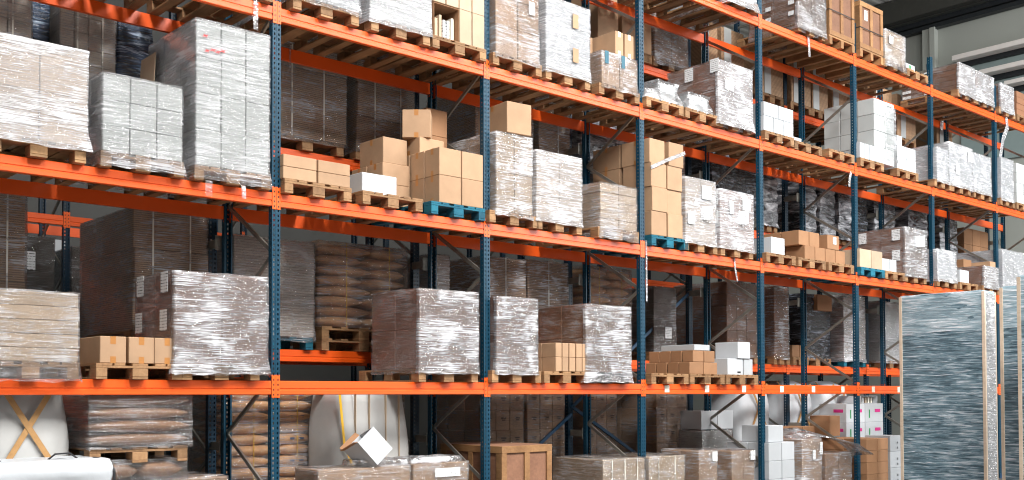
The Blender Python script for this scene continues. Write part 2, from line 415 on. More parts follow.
def conn_mesh():
    def f():
        b = MB(); b.box(-0.0225, 0.0225, -0.006, 0, -0.03, 0.20, 0.0015); b.box(0.019, 0.0225, 0, 0.05, -0.03, 0.20); return b.mesh('end_connector', 'connector')
    return cached('conn', f)
def beam(i, d, z, label, group, flip=False, stickers=()):
    t = empty('load_beam', ((i+0.5)*P, d, z), label, 'rack beam', group, PI if flip else 0); t['kind'] = 'thing'
    rl = link('rail', rail_mesh(), t)
    for sx in (-1, 1):
        c = link('end_connector', conn_mesh(), t, (sx*(P/2-0.0238), 0, 0))
        if sx > 0: c.scale = (-1, 1, 1)
    for x in stickers:
        link('location_label', cached('stk', lambda: MB().box(-0.05, 0.05, -0.003, 0, 0.025, 0.125, 0.001).mesh('location_label', 'sticker')), rl, (x, 0, 0))
    return t
H = 8.2
for i in range(-1, 8):
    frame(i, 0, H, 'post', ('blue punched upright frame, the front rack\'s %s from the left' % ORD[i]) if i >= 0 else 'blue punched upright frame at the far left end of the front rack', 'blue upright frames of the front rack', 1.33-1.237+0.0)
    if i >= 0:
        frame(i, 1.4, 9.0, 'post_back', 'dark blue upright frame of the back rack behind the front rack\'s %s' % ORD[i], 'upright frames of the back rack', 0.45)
    for z in (1.19, 3.40, 5.3):
        if i < 0: continue
        t = link('rack_spacer', cached('spacer', lambda: MB().box(-0.02, 0.02, 0, 0.29, -0.045, 0.045, 0.004).box(-0.055, 0.055, 0.005, 0.011, -0.08, 0.08, 0.002).mesh('rack_spacer', 'galv')), None, (i*P-0.06 if z > 2 else i*P, 1.105, z))
        tag(t, 'galvanised spacer tying the two racks together behind the %s front post, %s' % (ORD[i], {1.19: 'near the floor', 3.40: 'under second beams', 5.3: 'under third beams'}[z]), 'spacer', 'spacers between the racks')
# white location labels on the lowest front beams, from the third post on (metres from the bay's middle)
STK = {b: (-0.9, 0.0, 0.9) for b in (2, 3, 4, 5)}
for i in range(-1, 7):
    for l in (1, 2, 3, 4):
        beam(i, 0, LV[l], 'orange front beam of the %s, %s' % (LS[l], bay(i)), 'front orange load beams', stickers=STK.get(i, ()) if l == 1 else ())
        beam(i, 1.1, LV[l], 'shaded orange rear beam of the %s, %s' % (LS[l], bay(i)), 'rear orange load beams', True)
    for l in (1, 2, 3):
        if i < -1: continue
        if l == 1: beam(i, 2.5, LB[l], 'shaded rear beam of the back rack\'s first level, ' + bay(i), 'back rack rear beams', True)
        beam(i, 1.4, LB[l], 'shaded orange beam of the back rack, its %s level, %s' % (ORD[l-1], bay(i)), 'back rack load beams')

# blue diagonal spine bars of the back rack
for n, (a, b, txt) in enumerate((((5.62, 1.386, 1.57), (8.40, 1.386, 3.45), 'slanting up behind the stacked cartons right of the third post'),
                                ((4.2, 1.386, .55), (5.60, 1.386, 1.46), 'rising behind the plywood crate'),
                                ((5.60, 1.386, 1.58), (7.2, 1.386, .73), 'falling behind the long low carton'))):
    o = link('spine_bar', MB().bar(a, b, 0.026, 0.045, (0, 1, 0)).mesh('spine_bar', 'bluebar')); tag(o, 'blue diagonal spine bar ' + txt, 'rack brace', 'blue spine bars')

# ------------------------------------------------------------------ pallets
PH = 0.144
def pallet_meshes(wd, mat):
    def f():
        b = MB(); e = wd/2
        for x, w_ in ((-e+.0725, .145), (-e*0.47, .10), (0, .145), (e*0.47, .10), (e-.0725, .145)): b.box(x-w_/2, x+w_/2, -.6, .6, .122, .144, .002)
        for y in (-.5275, 0, .5275): b.box(-e, e, y-.0725, y+.0725, .10, .1215, .002)
        deck = b.mesh('top_deck', mat)
        blk = MB().box(-.05, .05, -.0725, .0725, .0225, .0995, .004).mesh('block', mat)
        blk2 = MB().box(-.0725, .0725, -.0725, .0725, .0225, .0995, .004).mesh('block', mat)
        bb = MB().box(-.05, .05, -.6, .6, 0, .022, .002).mesh('bottom_board', mat)
        bb2 = MB().box(-.0725, .0725, -.6, .6, 0, .022, .002).mesh('bottom_board', mat)
        return deck, blk, blk2, bb, bb2
    return cached(('pallet', wd, mat), f)
def pallet(sc, d0, z, label, wd=0.8, mat='wood', group='pallets on the front rack', parts=True):
    jx = 0.0; t = empty('pallet', (sc+jx, d0+0.6, z), label, 'pallet', group)
    deck, blk, blk2, bb, bb2 = pallet_meshes(round(wd, 2), mat)
    link('top_deck', deck, t)
    for x, bm, pm in ((-wd/2+.05, blk, bb), (0, blk2, bb2), (wd/2-.05, blk, bb)):
        link('bottom_board', pm, t, (x, 0, 0))
        for y in (-.5275, 0, .5275): link('block', bm, t, (x, y, 0))
    return t

# ------------------------------------------------------------------ film shells, wrapped loads, cartons
def rrect(hx, hy, r, n=4, per=7):
    pts = []
    cs = [(hx-r, -hy+r, -PI/2), (hx-r, hy-r, 0), (-hx+r, hy-r, PI/2), (-hx+r, -hy+r, PI)]
    for q, (cx, cy, a0) in enumerate(cs):
        for j in range(n+1): pts.append((cx + r*math.cos(a0+PI/2*j/n), cy + r*math.sin(a0+PI/2*j/n)))
        nx, ny, a1 = cs[(q+1) % 4]; ex, ey = pts[-1]; sx, sy = nx + r*math.cos(a1), ny + r*math.sin(a1)
        for j in range(1, per): pts.append((ex+(sx-ex)*j/per, ey+(sy-ey)*j/per))
    return pts
def film_mesh(wd, dp, h, z0=-0.03, mat='film', flare=0.02, amp=0.007, top=True, seed=0, bulge=0.0):
    rnd = random.Random(seed); ph = [rnd.uniform(0, 6.28) for _ in range(6)]
    base = rrect(wd/2+0.007, dp/2+0.007, 0.022); n = len(base); nz = max(6, int((h-z0)/0.07)); rings = []
    for j in range(nz+1):
        z = z0 + (h+0.008-z0)*j/nz; t = (z-z0)/max(0.01, h-z0); ring = []
        fl = flare*max(0, 1-(z-z0)/0.15) + bulge*math.sin(PI*min(1, max(0, t)))
        for q, (x, y) in enumerate(base):
            nx_, ny_ = x/(wd/2), y/(dp/2); l = math.hypot(nx_, ny_)
            dsp = amp*(0.5+0.5*math.sin(z*31+ph[0]+q*0.35))*(0.5+0.5*math.sin(q*0.9+ph[1]+z*7)) + rnd.uniform(0, amp*0.4)
            ring.append((x*(1)+nx_/l*(dsp+fl), y+ny_/l*(dsp+fl), z + (rnd.uniform(-0.025, 0.0) if j == 0 else 0)))
        rings.append(ring)
    b = MB()
    if top:
        zt = h+0.012
        for s_ in (0.93, 0.6, 0.2): rings.append([(x*s_, y*s_, zt+rnd.uniform(-0.002, 0.010)) for x, y in base])
    b.loft(rings, False)
    if top: b.f.append(tuple(range((len(rings)-1)*n, len(rings)*n)))
    return b.mesh('stretch_wrap', mat, True)

_n = [0]
def lab(t, side, u, z, wd, h, lw=0.16, lh=0.2, name='shipping_label', mat='label', off=0.022, fold=0.0):
    """a label on the front ('f') or left ('l') face; u = -0.5..0.5 along the face; fold swings it out like a document pouch"""
    if side == 'f': m = cached(('lf', lw, lh, mat), lambda: MB().box(-lw/2, lw/2, -0.002, 0, -lh/2, lh/2).mesh(name, mat)); return link(name, m, t, (u*wd[0], -wd[1]/2-off, z), fold)
    m = cached(('ll', lw, lh, mat), lambda: MB().box(-0.002, 0, -lw/2, lw/2, -lh/2, lh/2).mesh(name, mat)); return link(name, m, t, (-wd[0]/2-off, u*wd[1], z))

def wrapped(label, s0, s1, h, z, dp=1.0, grid=(2, 2, 3), mat='brown', film='film', d0=-0.08, labels=(), straps=(), strap_mat='strap', group='wrapped pallet loads on the front rack',
            skirt=0.04, gap=0.010, flare=0.015, name='wrapped_load', bulge=0.0, amp=0.007, jitter=0.004, top=True, front=False, cat='wrapped load', part='carton'):
    wd = s1-s0; _n[0] += 1; rnd = random.Random(_n[0]*13+1)
    t = empty(name, ((s0+s1)/2, d0+dp/2, z+0.0015), label, cat, group)
    nx, ny, nz = grid; cw, cd, ch = wd/nx, dp/ny, h/nz
    m = box_mesh(cw-gap, cd-gap, ch-0.003, mat, 0.006, part)
    for kz in range(nz):
        for ix in range(nx):
            for iy in range(ny):
                if 0 < ix < nx-1 and 0 < iy < ny-1 and kz < nz-1: continue
                link(part, m, t, (-wd/2+cw*(ix+.5)+rnd.uniform(-jitter, jitter), -dp/2+cd*(iy+.5)+rnd.uniform(-jitter, jitter), kz*ch))
    for u in straps:
        o = MB().box(-0.008, 0.008, -dp/2-0.010, -dp/2-0.006, 0, h).box(-0.008, 0.008, -dp/2-0.010, dp/2, h, h+0.004).mesh('strap', strap_mat)
        link('strap', o, t, (u*wd, 0, 0))
    if film and front:      # faint clear wrap all round, plus an added front film painting glint streaks
        link('stretch_wrap', film_mesh(wd, dp, h, -skirt, 'film_thin', flare*.5, amp, top, _n[0], bulge), t)
        link('front_glint_film', film_mesh(wd+.012, .05, h, -skirt, film, flare, amp, False, _n[0]+500, 0), t, (0, -dp/2+.016, 0))
    elif film: link('stretch_wrap', film_mesh(wd, dp, h, -skirt, film, flare, amp, top, _n[0], bulge), t)
    for l in labels: lab(t, l[0], l[1], l[2], (wd, dp), h, *(l[3:] or ()))
    return t

def carton_mesh(wd, dp, h, mat): return box_mesh(wd, dp, h, mat, 0.005, 'carton')
def tape_mesh(wd, dp, h, ax, mat):
    def f():
        b = MB(); tw, e = 0.025, 0.0008
        if ax == 'x':
            b.box(-wd/2, wd/2, -tw, tw, h, h+e)
            for sx in (-1, 1):
                for za, zb in ((h-0.07, h), (0, 0.06)): b.box(*sorted((sx*wd/2, sx*(wd/2+e))), -tw, tw, za, zb)
        else:
            b.box(-tw, tw, -dp/2, dp/2, h, h+e)
            for sy in (-1, 1):
                for za, zb in ((h-0.07, h), (0, 0.06)): b.box(-tw, tw, *sorted((sy*dp/2, sy*(dp/2+e))), za, zb)
        return b.mesh('packing_tape', mat)
    return cached(('tape', round(wd, 3), round(dp, 3), round(h, 3), ax, mat), f)
def carton(label, s, d, z, wd, dp, h, mat='tan', tape='x', rz=0.0, group=None, tmat='tape'):
    """s, d: the front left bottom corner of the box (before turning)"""
    t = link('carton', carton_mesh(wd, dp, h, mat), None, (s+wd/2, d+dp/2, z+0.0015), rz)
    tag(t, label, 'carton', group)
    if tape: link('packing_tape', tape_mesh(wd, dp, h, tape, tmat), t)
    return t
ROW = {0: 'bottom', 1: 'second', 2: 'third', 3: 'fourth', 4: 'fifth'}
def stack(desc, s0, d0, z, wd, dp, h, grid, mat='tan', tape='x', group=None, skip=(), jit=0.006, tmat='tape'):
    """loose cartons stacked in a grid; each one a thing"""
    rnd = random.Random(int(s0*100)+int(z*10)); nx, ny, nz = grid; cw, cd, ch = wd/nx, dp/ny, h/nz; out = {}
    for kz in range(nz):
        for ix in range(nx):
            for iy in range(ny):
                if (ix, iy, kz) in skip: continue
                lbl = desc + ', ' + (('top' if kz == nz-1 else ROW[kz]) + ' layer, ' if nz > 1 else '') + (('%s across' % ORD[ix]) if nx > 1 else '') + \
                      ((', ' if nx > 1 else '') + ('front row' if iy == 0 else '%s row' % ORD[iy]) if ny > 1 else '') 
                lbl = lbl.rstrip(', ')
                out[ix, iy, kz] = carton(lbl, s0+cw*ix+0.003+rnd.uniform(-jit, jit)*0.5, d0+cd*iy+0.003+rnd.uniform(-jit, jit)*0.5, z+ch*kz, cw-0.010-jit, cd-0.010-jit, ch-0.002, mat, tape, 0, group, tmat)
    return out

def sack_mesh(a, b, c, seed, mat):
    """filled paper sack: pillow with pinched ends (half sizes a, b, c)"""
    def f():
        rnd = random.Random(seed); rings = []; n = 16; m = 11
        for i in range(m):
            u = -1+2*i/(m-1); prof = max(0.0, 1-abs(u)**5)**0.5; thick = (0.30+0.70*max(0, 1-abs(u)**3.2)); ring = []
            for j in range(n):
                th = 2*PI*j/n; cc, ss = math.cos(th), math.sin(th)
                x = math.copysign(abs(cc)**0.55, cc); z = math.copysign(abs(ss)**0.75, ss)
                ring.append((a*u*(1+rnd.uniform(-.012, .012)), b*x*(0.90+0.10*prof)*(1+rnd.uniform(-.02, .02)), c+c*z*thick*(1+rnd.uniform(-.07, .05))))
            rings.append(ring)
        bld = MB(); bld.loft(rings); return bld.mesh('sack', mat, True)
    return cached(('sack', round(a, 3), round(b, 3), round(c, 3), seed % 3, mat), f)
def sack_stack(label, s0, s1, z, dp, nl, lh, d0, mat='paper_sack', film='film_thin', straps=('strap_yellow',), group='stacks of paper sacks', cols=2, blue=False):
    wd = s1-s0; t = empty('sack_stack', ((s0+s1)/2, d0+dp/2, z), label, 'stack of sacks', group); rnd = random.Random(int(s0*77))
    for k in range(nl):
        if (k % 2 == 0) or cols == 1:
            for ix in range(cols):
                cw = wd/cols
                for y in (-dp/4, dp/4): link('sack', sack_mesh(cw/2*1.01, dp/4, lh*0.54, k+ix, mat), t, (-wd/2+cw*(ix+.5)+rnd.uniform(-.012, .012), y+rnd.uniform(-.015, .015), k*lh))
        else:
            fr = 0.6
            for y in (-dp/4, dp/4): 
                link('sack', sack_mesh(wd*fr/2, dp/4, lh*0.54, k, mat), t, (-wd/2+wd*fr/2+rnd.uniform(-.01, .01), y+rnd.uniform(-.015, .015), k*lh))
                link('sack', sack_mesh(wd*(1-fr)/2, dp/4, lh*0.54, k+1, mat), t, (wd/2-wd*(1-fr)/2, y, k*lh))
        if blue and k % 2 == 0:
            for u in (0.25, 0.36): link('sack_print', MB().box(-0.03, 0.03, -0.002, 0, -0.012, 0.012).mesh('sack_print', 'print_blue'), t, (u*wd, -dp/2-0.004, k*lh+lh*0.55))
    for sm in straps:
        for u in (-0.2, 0.3): link('strap', MB().box(-0.006, 0.006, -dp/2-0.022, -dp/2-0.018, -0.01, nl*lh+0.02).box(-0.006, 0.006, -dp/2-0.022, dp/2, nl*lh+0.02, nl*lh+0.024).mesh('strap', sm), t, (u*wd, 0, 0))
    if film: link('stretch_wrap', film_mesh(wd+0.04, dp+0.04, nl*lh+0.02, 0.0, film, 0.0, 0.012, True, int(s0*31)), t)
    return t

def bulk_bag(label, sc, dc, z, wd, dp, h, mat='bag', straps='cross', group='woven bulk bags', top_=0.86):
    t = empty('bulk_bag', (sc, dc, z), label, 'bulk bag', group); rings = []; n = 40; m = 16; rnd = random.Random(int(sc*91))
    for i in range(m+1):
        u = i/m; b = 0.84+0.16*math.sin(PI*min(1, u*0.9+0.08)) 
        if u > top_: b *= 1-((u-top_)/(1-top_))**2*0.5
        ring = []
        for j in range(n):
            th = 2*PI*j/n; e = 0.42; c_, s_ = math.cos(th), math.sin(th)
            k_ = 1+0.018*math.sin(5*th+u*9)+rnd.uniform(-.006, .006)
            ring.append((wd/2*b*math.copysign(abs(c_)**e, c_)*k_, dp/2*b*math.copysign(abs(s_)**e, s_)*k_, h*u+rnd.uniform(-.004, .004)))
        rings.append(ring)
    b = MB(); b.loft(rings); link('bag_body', b.mesh('bag_body', mat, True), t)
    y = -dp/2-0.012
    if straps == 'cross':
        for a_, b_ in (((-.36, .14), (.26, .95)), ((.40, .14), (-.26, .95))):
            pa, pb = [(u*wd, y-0.012-(0.004 if a_[0] > 0 else 0), v*h) for u, v in (a_, b_)]
            link('webbing_strap', MB().bar(pa, pb, 0.05, 0.004).mesh('webbing_strap', 'webbing'), t)
    elif straps == 'lines':
        for u in (-0.30, -0.12, 0.10, 0.28): link('seam', MB().box(-0.003, 0.003, y+.008, y+.045, .06*h, .97*h).mesh('seam', 'tan_pale'), t, (u*wd, 0, 0))
        link('webbing_strap', MB().ribbon([(-.52*wd, y, .95*h), (-.46*wd, y-.01, .60*h), (-.1*wd, y-.012, .12*h)], 0.03, 0.004).mesh('webbing_strap', 'strap_yellow'), t)
    for sx in (-1, 1): link('lifting_loop', MB().ribbon([(sx*wd*.38, -dp*.3, .9*h), (sx*wd*.36, -dp*.2, 0.985*h), (sx*wd*.36, 0, 1.0*h), (sx*wd*.38, dp*.2, .9*h)], .04, .005).mesh('lifting_loop', 'webbing' if straps == 'cross' else 'bag'), t)
    return t

def crate(label, s0, s1, h, z, dp, d0=-0.08, group='timber crates', strap=True, cols=2, skid=0.16, lab_=False):
    wd = s1-s0; t = empty('crate', ((s0+s1)/2, d0+dp/2, z), label, 'crate', group); hx, hy = wd/2, dp/2; e = 0.022
    link('panel_box', MB().box(-hx+e, hx-e, -hy+e, hy-e, skid, h-e).mesh('panel_box', 'ply'), t)
    link('lid', MB().box(-hx+e/2, hx-e/2, -hy+e/2, hy-e/2, h-e, h, .004).mesh('lid', 'ply'), t)
    bw = 0.085
    for y0, y1 in ((-hy, -hy+e), (hy-e, hy)):
        for z0 in (skid, h-bw): link('batten', MB().box(-hx, hx, y0, y1, z0, z0+bw, .003).mesh('batten', 'crate'), t)
        for q in range(cols+1):
            x = -hx + (wd-bw)*q/cols; link('batten', MB().box(x, x+bw, y0+.001, y1-.001, skid+bw, h-bw, .003).mesh('batten', 'crate'), t)
    for x0, x1 in ((-hx, -hx+e), (hx-e, hx)):
        for z0 in (skid, h-bw): link('batten', MB().box(x0, x1, -hy+e, hy-e, z0, z0+bw, .003).mesh('batten', 'crate'), t)
        for q in range(3):
            y = -hy+e + (dp-2*e-bw)*q/2; link('batten', MB().box(x0+.001, x1-.001, y, y+bw, skid+bw, h-bw, .003).mesh('batten', 'crate'), t)
    for y in (-hy+.01, -.05, hy-.11): link('skid', MB().box(-hx, hx, y, y+.1, skid-.03, skid, .003).mesh('skid', 'crate'), t)
    for x in (-hx, -bw/2, hx-bw): link('skid', MB().box(x, x+bw, -hy, hy, 0, skid-.031, .003).mesh('skid', 'crate'), t)
    if strap:
        zz = skid+(h-skid)*0.42; link('strap', MB().box(-hx-.004, hx+.004, -hy-.005, -hy-.001, zz, zz+.016).box(-hx-.005, -hx-.001, -hy-.005, hy, zz, zz+.016).mesh('strap', 'strap_black'), t)
    if lab_: link('shipping_label', MB().box(-.05, .05, -.003, 0, -.09, .09).mesh('shipping_label', 'label'), t, (-hx*.42, -hy+e*.9, h*.78))
    return t

def cone_film(label, pts, mat='film_bag', wd=0.05):
    o = link('film_scrap', MB().ribbon(pts, wd, 0.003).mesh('film_scrap', mat)); return tag(o, label, 'plastic scrap', 'loose ends of film hanging from the beams')

# ------------------------------------------------------------------ what stands on the front rack
Z = {l: LV[l]+BH for l in LV}                     # top of the beams
def on(l): return Z[l]+0.001
def pal(l, sc, under, wd=0.8, mat='wood', d0=-0.08, dz=0.0):
    kind = {'wood': 'wooden pallet', 'wood_old': 'weathered wooden pallet', 'wood_blue': 'blue painted wooden pallet', 'plastic_black': 'black plastic pallet'}[mat]
    return pallet(sc, d0, on(l)+dz, kind + ' under the ' + under, wd, mat)
def load(l, s0, s1, h, under, label, pmat='wood', pwd=0.8, pc=None, **kw):
    pal(l, (s0+s1)/2 if pc is None else pc, under, pwd, pmat)
    return wrapped(label, s0, s1, h, on(l)+PH, **kw)

# --- lowest orange level
load(1, -2.77, -1.97, .60, 'bundles of flat board at the left edge', 'stack of pale flat board bundles in clear film, left edge above lowest beam', 'wood_old',
     dp=1.1, grid=(1, 1, 5), mat='tan_pale', film='film_mid', skirt=0.16, flare=0.03, part='board_bundle', straps=())
pal(1, -1.42, 'four low tan cartons beside the pale board bundles')
for n, (s, w_) in enumerate(((-1.78, .235), (-1.52, .235), (-1.28, .24))):
    carton('low tan carton on the lowest level beside the board bundles, %s from the left' % ORD[n], s, -0.06, on(1)+PH, w_, .55, .24, 'tan', 'y', 0, 'low tan cartons right of the board bundles')
load(1, -1.10, -.14, .87, 'large brown wrapped cartons left of the first post', 'large brown cartons in glossy white film on lowest level, left of first post', 'wood_old',
     dp=.90, grid=(2, 2, 2), mat='mauve', front=True, film='film', flare=0.03, skirt=0.08, labels=(('l', -.30, .78), ('l', .33, .78), ('l', -.28, .42), ('l', .36, .42)))
load(1, 1.74, 2.59, .895, 'pinkish wrapped block left of the second post', 'pinkish brown wrapped block on lowest level, just left of the second post', dp=.93, grid=(1, 2, 2), mat='mauve', front=True, film='film', pwd=.86, flare=0.012)
load(1, 2.88, 3.54, .875, 'wrapped block right of the second post', 'pinkish wrapped block on lowest level, just right of the second post', dp=.93, grid=(1, 2, 2), mat='mauve', front=True, film='film')
pal(1, 4.06, 'two rows of narrow tan cartons on lowest level')
stack('narrow tan carton between two lowest-level wrapped blocks', 3.86, -.08, on(1)+PH, .60, .80, .36, (5, 3, 2), 'tan', None, 'narrow tan cartons on the lowest level', jit=0.004)
load(1, 4.40, 5.25, .87, 'brown wrapped block left of the third post', 'brown wrapped block on dark plastic pallet on lowest level, left of third post', 'plastic_black', dp=.90, grid=(2, 2, 2), mat='brown', front=True, film='film', skirt=0.12, flare=0.03)
pal(1, 6.08, 'empty deck just right of the third post'); pal(1, 6.92, 'small brown cartons right of the third post'); pal(1, 7.76, 'three white cartons left of the fourth post')
stack('small brown carton under the flat white box on lowest level', 6.58, -.02, on(1)+PH, .66, .84, .175, (2, 4, 1), 'kraft', None, 'small brown cartons on the lowest level')
stack('upper small brown carton on lowest level right of third post', 6.66, -.02, on(1)+PH+.177, .52, .84, .165, (2, 4, 1), 'kraft', None, 'small brown cartons on the lowest level')
carton('flat white box lying on top of the small brown cartons', 6.74, .02, on(1)+PH+.345, .36, .62, .085, 'white', None)
a = carton('larger white carton with black print on lowest level left of fourth post', 7.50, .0, on(1)+PH, .38, .46, .245, 'white', 'x', tmat='white')
link('print', MB().box(-.04, .04, -.002, 0, -.012, .012).mesh('print', 'black_print'), a, (.09, -.2302, .04))
for q in range(3): link('print', MB().box(-.002, 0, -.09, .09, -.006, .006).mesh('print', 'black_print'), a, (-.1872, 0, .20-.022*q))
carton('narrow white carton touching the fourth post on lowest level', 7.91, .0, on(1)+PH, .22, .46, .24, 'white', None)
carton('white carton perched on top of two white cartons, lowest level', 7.73, -.02, on(1)+PH+.247, .31, .42, .25, 'white', None)

# --- second orange level
load(2, -2.73, -1.91, .85, 'streaky wrapped load at the upper left', 'tall streaky wrapped load at upper left on second level', 'wood_old', dp=1.1, grid=(2, 2, 2), mat='tan_pale', film='film_heavy', skirt=0.04, flare=0.05)
load(2, -1.78, -1.03, .70, 'low white carton block left of the first post', 'low block of white cartons in clear film, second level, left of the taller one', 'wood_old', pwd=.78, dp=.95, grid=(3, 3, 3), mat='greybox', film='film_mid', skirt=0.13, flare=0.04)
t = load(2, -.90, -.12, 1.40, 'tallest white carton block beside the first post', 'tallest white wrapped carton block with red pen marks, beside the first post', 'wood_old', dp=1.10, grid=(3, 3, 4), mat='greybox', film='film_mid', skirt=0.12, flare=0.03)
for q, (x, z, ln) in enumerate(((-.31, 1.24, .05), (-.29, 1.10, .04), (-.23, 1.12, .05), (-.18, 1.11, .04), (-.13, 1.13, .05))):
    link('pen_mark', MB().bar((-ln/2, 0, -.008), (ln/2, 0, .012), .010, .002, (0, 0, 1)).bar((-ln/3, 0, .015), (ln/3, 0, -.012), .008, .002, (0, 0, 1)).mesh('pen_mark', 'red_ink'), t, (x, -.575, z))
o = link('board_flap', MB().box(-.004, .004, -.18, .18, 0, 1.27, .002).mesh('board_flap', 'tan_pale'), None, (-1.012, .93, on(2)+PH+.002)); o.rotation_euler = (0, .055, 0)
tag(o, 'pale cardboard flap leaning on the back of the tallest white block', 'cardboard')
pal(2, .45, 'four flat tan cartons right of the first post')
stack('flat torn-taped tan carton right of first post', .04, -.07, on(2)+PH, .81, .9, .25, (2, 2, 2), 'tan', 'x', 'flat tan cartons right of the first post', tmat='sticker')
pal(2, 1.39, 'single white box on second level')
carton('white box standing alone on a pallet, second level', 1.10, .10, on(2)+PH, .46, .50, .24, 'white', 'x', tmat='white')
pal(2, 2.31, 'big tan carton stack left of the second post', .80, 'wood_blue')
stack('big tan carton on blue pallet by second post', 2.03, -.07, on(2)+PH, .67, 1.15, .635, (2, 4, 2), 'tan', 'x', 'big tan cartons on the blue pallet')
stack('tan carton left of the big second-post stack', 1.62, .46, on(2)+PH, .40, .66, .49, (1, 2, 2), 'tan', 'x', 'big tan cartons on the blue pallet')
carton('tan carton on the left shoulder of the big stack', 1.64, .48, on(2)+PH+.49, .34, .48, .30, 'tan', 'x')
carton('tan carton flat on the stack below the tilted one', 2.06, .34, on(2)+PH+.637, .36, .44, .19, 'tan', 'x')
carton('topmost tan carton, turned askew, on the stack left of second post', 2.0, .36, on(2)+PH+.830, .33, .33, .33, 'tan', 'x', 0.85)
stack('brown carton with print at the back left of the second post', 2.38, .64, on(2)+PH+.637, .34, .46, .66, (1, 1, 2), 'kraft', None, 'printed brown cartons behind the second post')
load(2, 2.88, 3.47, .95, 'streaky tan wrapped load right of the second post', 'tan cartons in streaky film on second level, carrying a loose carton', dp=1.05, grid=(2, 2, 2), mat='tan_pale', film='film', labels=())
carton('loose tan carton on top of the streaky tan load right of second post', 3.12, -.06, on(2)+PH+.985, .37, .62, .38, 'tan', 'x', -0.10)
load(2, 3.54, 4.34, .83, 'second streaky wrapped load right of the second post', 'pinkish streaky wrapped load on second level, second right of second post', dp=1.05, grid=(2, 2, 3), mat='tan_pale', film='film_heavy')
load(2, 4.68, 5.40, .58, 'low layered board stack left of the third post', 'low layered stack of flat cartons with bunched film, left of the third post', 'wood_old', dp=.50, grid=(2, 1, 5), mat='tan_pale', film='film_mid', skirt=0.14, flare=0.025)
pal(2, 6.10, 'tall tan carton tower right of the third post', .80, 'wood_blue')
stack('carton of tall tan tower right of third post', 5.70, -.07, on(2)+PH, .72, 1.12, 1.34, (2, 2, 4), 'tan', 'x', 'cartons of the tall tan tower', jit=0.03)
t = link('film_band', MB().ribbon([(5.69, -.085, 4.86), (6.0, -.09, 5.0), (6.43, -.085, 5.17)], .05, .003, (0, 0, 1)).mesh('film_band', 'film_heavy')); tag(t, 'white film band slanting across the tall tan carton tower', 'plastic film')
load(2, 6.44, 7.14, .90, 'wrapped load in the middle of the fourth bay', 'whitish wrapped cartons with paper labels, second level, beside the tall tan tower', 'wood_old', pwd=.76, dp=1.0, grid=(2, 2, 3), mat='tan_pale', film='film_heavy', labels=(('f', .15, .72, .22, .2), ('f', .1, .42, .18, .2, 'document_pouch', 'label', .05, -.7), ('f', -.36, .32, .16, .18)))
load(2, 7.24, 8.07, .83, 'wrapped load left of the fourth post', 'whitish wrapped cartons with folded paper pouch, second level, touching fourth post', pwd=.8, dp=1.0, grid=(2, 2, 3), mat='mauve', film='film_heavy', labels=(('f', .25, .66, .2, .18), ('f', -.2, .58, .1, .2), ('f', .1, .45, .16, .2, 'document_pouch', 'label', .05, -.7), ('l', -.4, .7), ('l', -.4, .42)))
pal(2, 8.80, 'small white box right of the fourth post'); pal(2, 9.68, 'left part of the open brown cartons'); pal(2, 10.57, 'right part of the open brown cartons')
a = carton('small white box on second level right of fourth post', 8.58, -.05, on(2)+PH, .36, .50, .26, 'white', None)
stack('brown lower-row carton on second level before fifth post', 9.62, .02, on(2)+PH, 1.24, .75, .235, (4, 2, 1), 'kraft', None, 'brown cartons left of the fifth post')
stack('brown upper-row carton on second level before fifth post', 9.50, .05, on(2)+PH+.237, .62, .70, .24, (2, 2, 1), 'kraft', None, 'brown cartons left of the fifth post')
a = carton('brown carton with paper label in the upper row left of fifth post', 10.30, .02, on(2)+PH+.237, .36, .5, .24, 'kraft', None)
link('shipping_label', MB().box(-.05, .05, -.003, 0, -.06, .06).mesh('shipping_label', 'label'), a, (.04, -.2515, .15))
pal(2, 11.60, 'two tan cartons right of the fifth post', .80, 'wood_blue'); pal(2, 12.38, 'white boxes right of the two tan cartons', .72)
stack('tall tan carton on blue pallet right of fifth post', 11.20, -.06, on(2)+PH, .78, .60, .32, (2, 1, 1), 'tan_pale', None, 'two tan cartons right of the fifth post')
stack('white box between the tan cartons and the big brown load', 11.99, -.04, on(2)+PH, .52, .5, .22, (2, 1, 1), 'white', None, 'white boxes right of the tan cartons')
load(2, 12.74, 13.54, .85, 'big brown labelled load left of the sixth post', 'big brown load with white labels and bright film, second level left of sixth post', dp=.98, grid=(1, 2, 2), mat='mauve', front=True, film='film', labels=(('l', -.33, .72), ('l', .35, .72), ('l', -.33, .34), ('f', .05, .62, .2, .2, 'document_pouch', 'label', .05, -.6)))
load(2, 13.98, 14.75, .56, 'crinkled white load right of the sixth post', 'crinkled white wrapped load, second level, right of sixth post', dp=.8, grid=(1, 1, 1), mat='white', film='film_heavy', amp=.02)
pal(2, 15.3, 'small white box between wrapped loads, right of sixth post'); carton('small white box on pallet right of the crinkled white load', 14.97, -.05, on(2)+PH, .38, .4, .25, 'white', None)
load(2, 15.98, 16.62, .40, 'low brown wrapped load left of the seventh post', 'low brown load under bright film left of seventh post', dp=1.0, grid=(1, 2, 1), mat='mauve', front=True, film='film_heavy')
carton('orange brown carton on the low load left of seventh post', 16.0, .35, on(2)+PH+.415, .36, .6, .17, 'kraft', None)
carton('open tan carton with raised flaps left of seventh post', 16.4, -.02, on(2)+PH+.415, .25, .4, .12, 'tan', None)
load(2, 16.86, 17.95, .82, 'bright white wrapped load right of the seventh post', 'bright white wrapped load right of seventh post on second level', pwd=1.0, dp=1.0, grid=(2, 2, 3), mat='white', film='film_heavy')
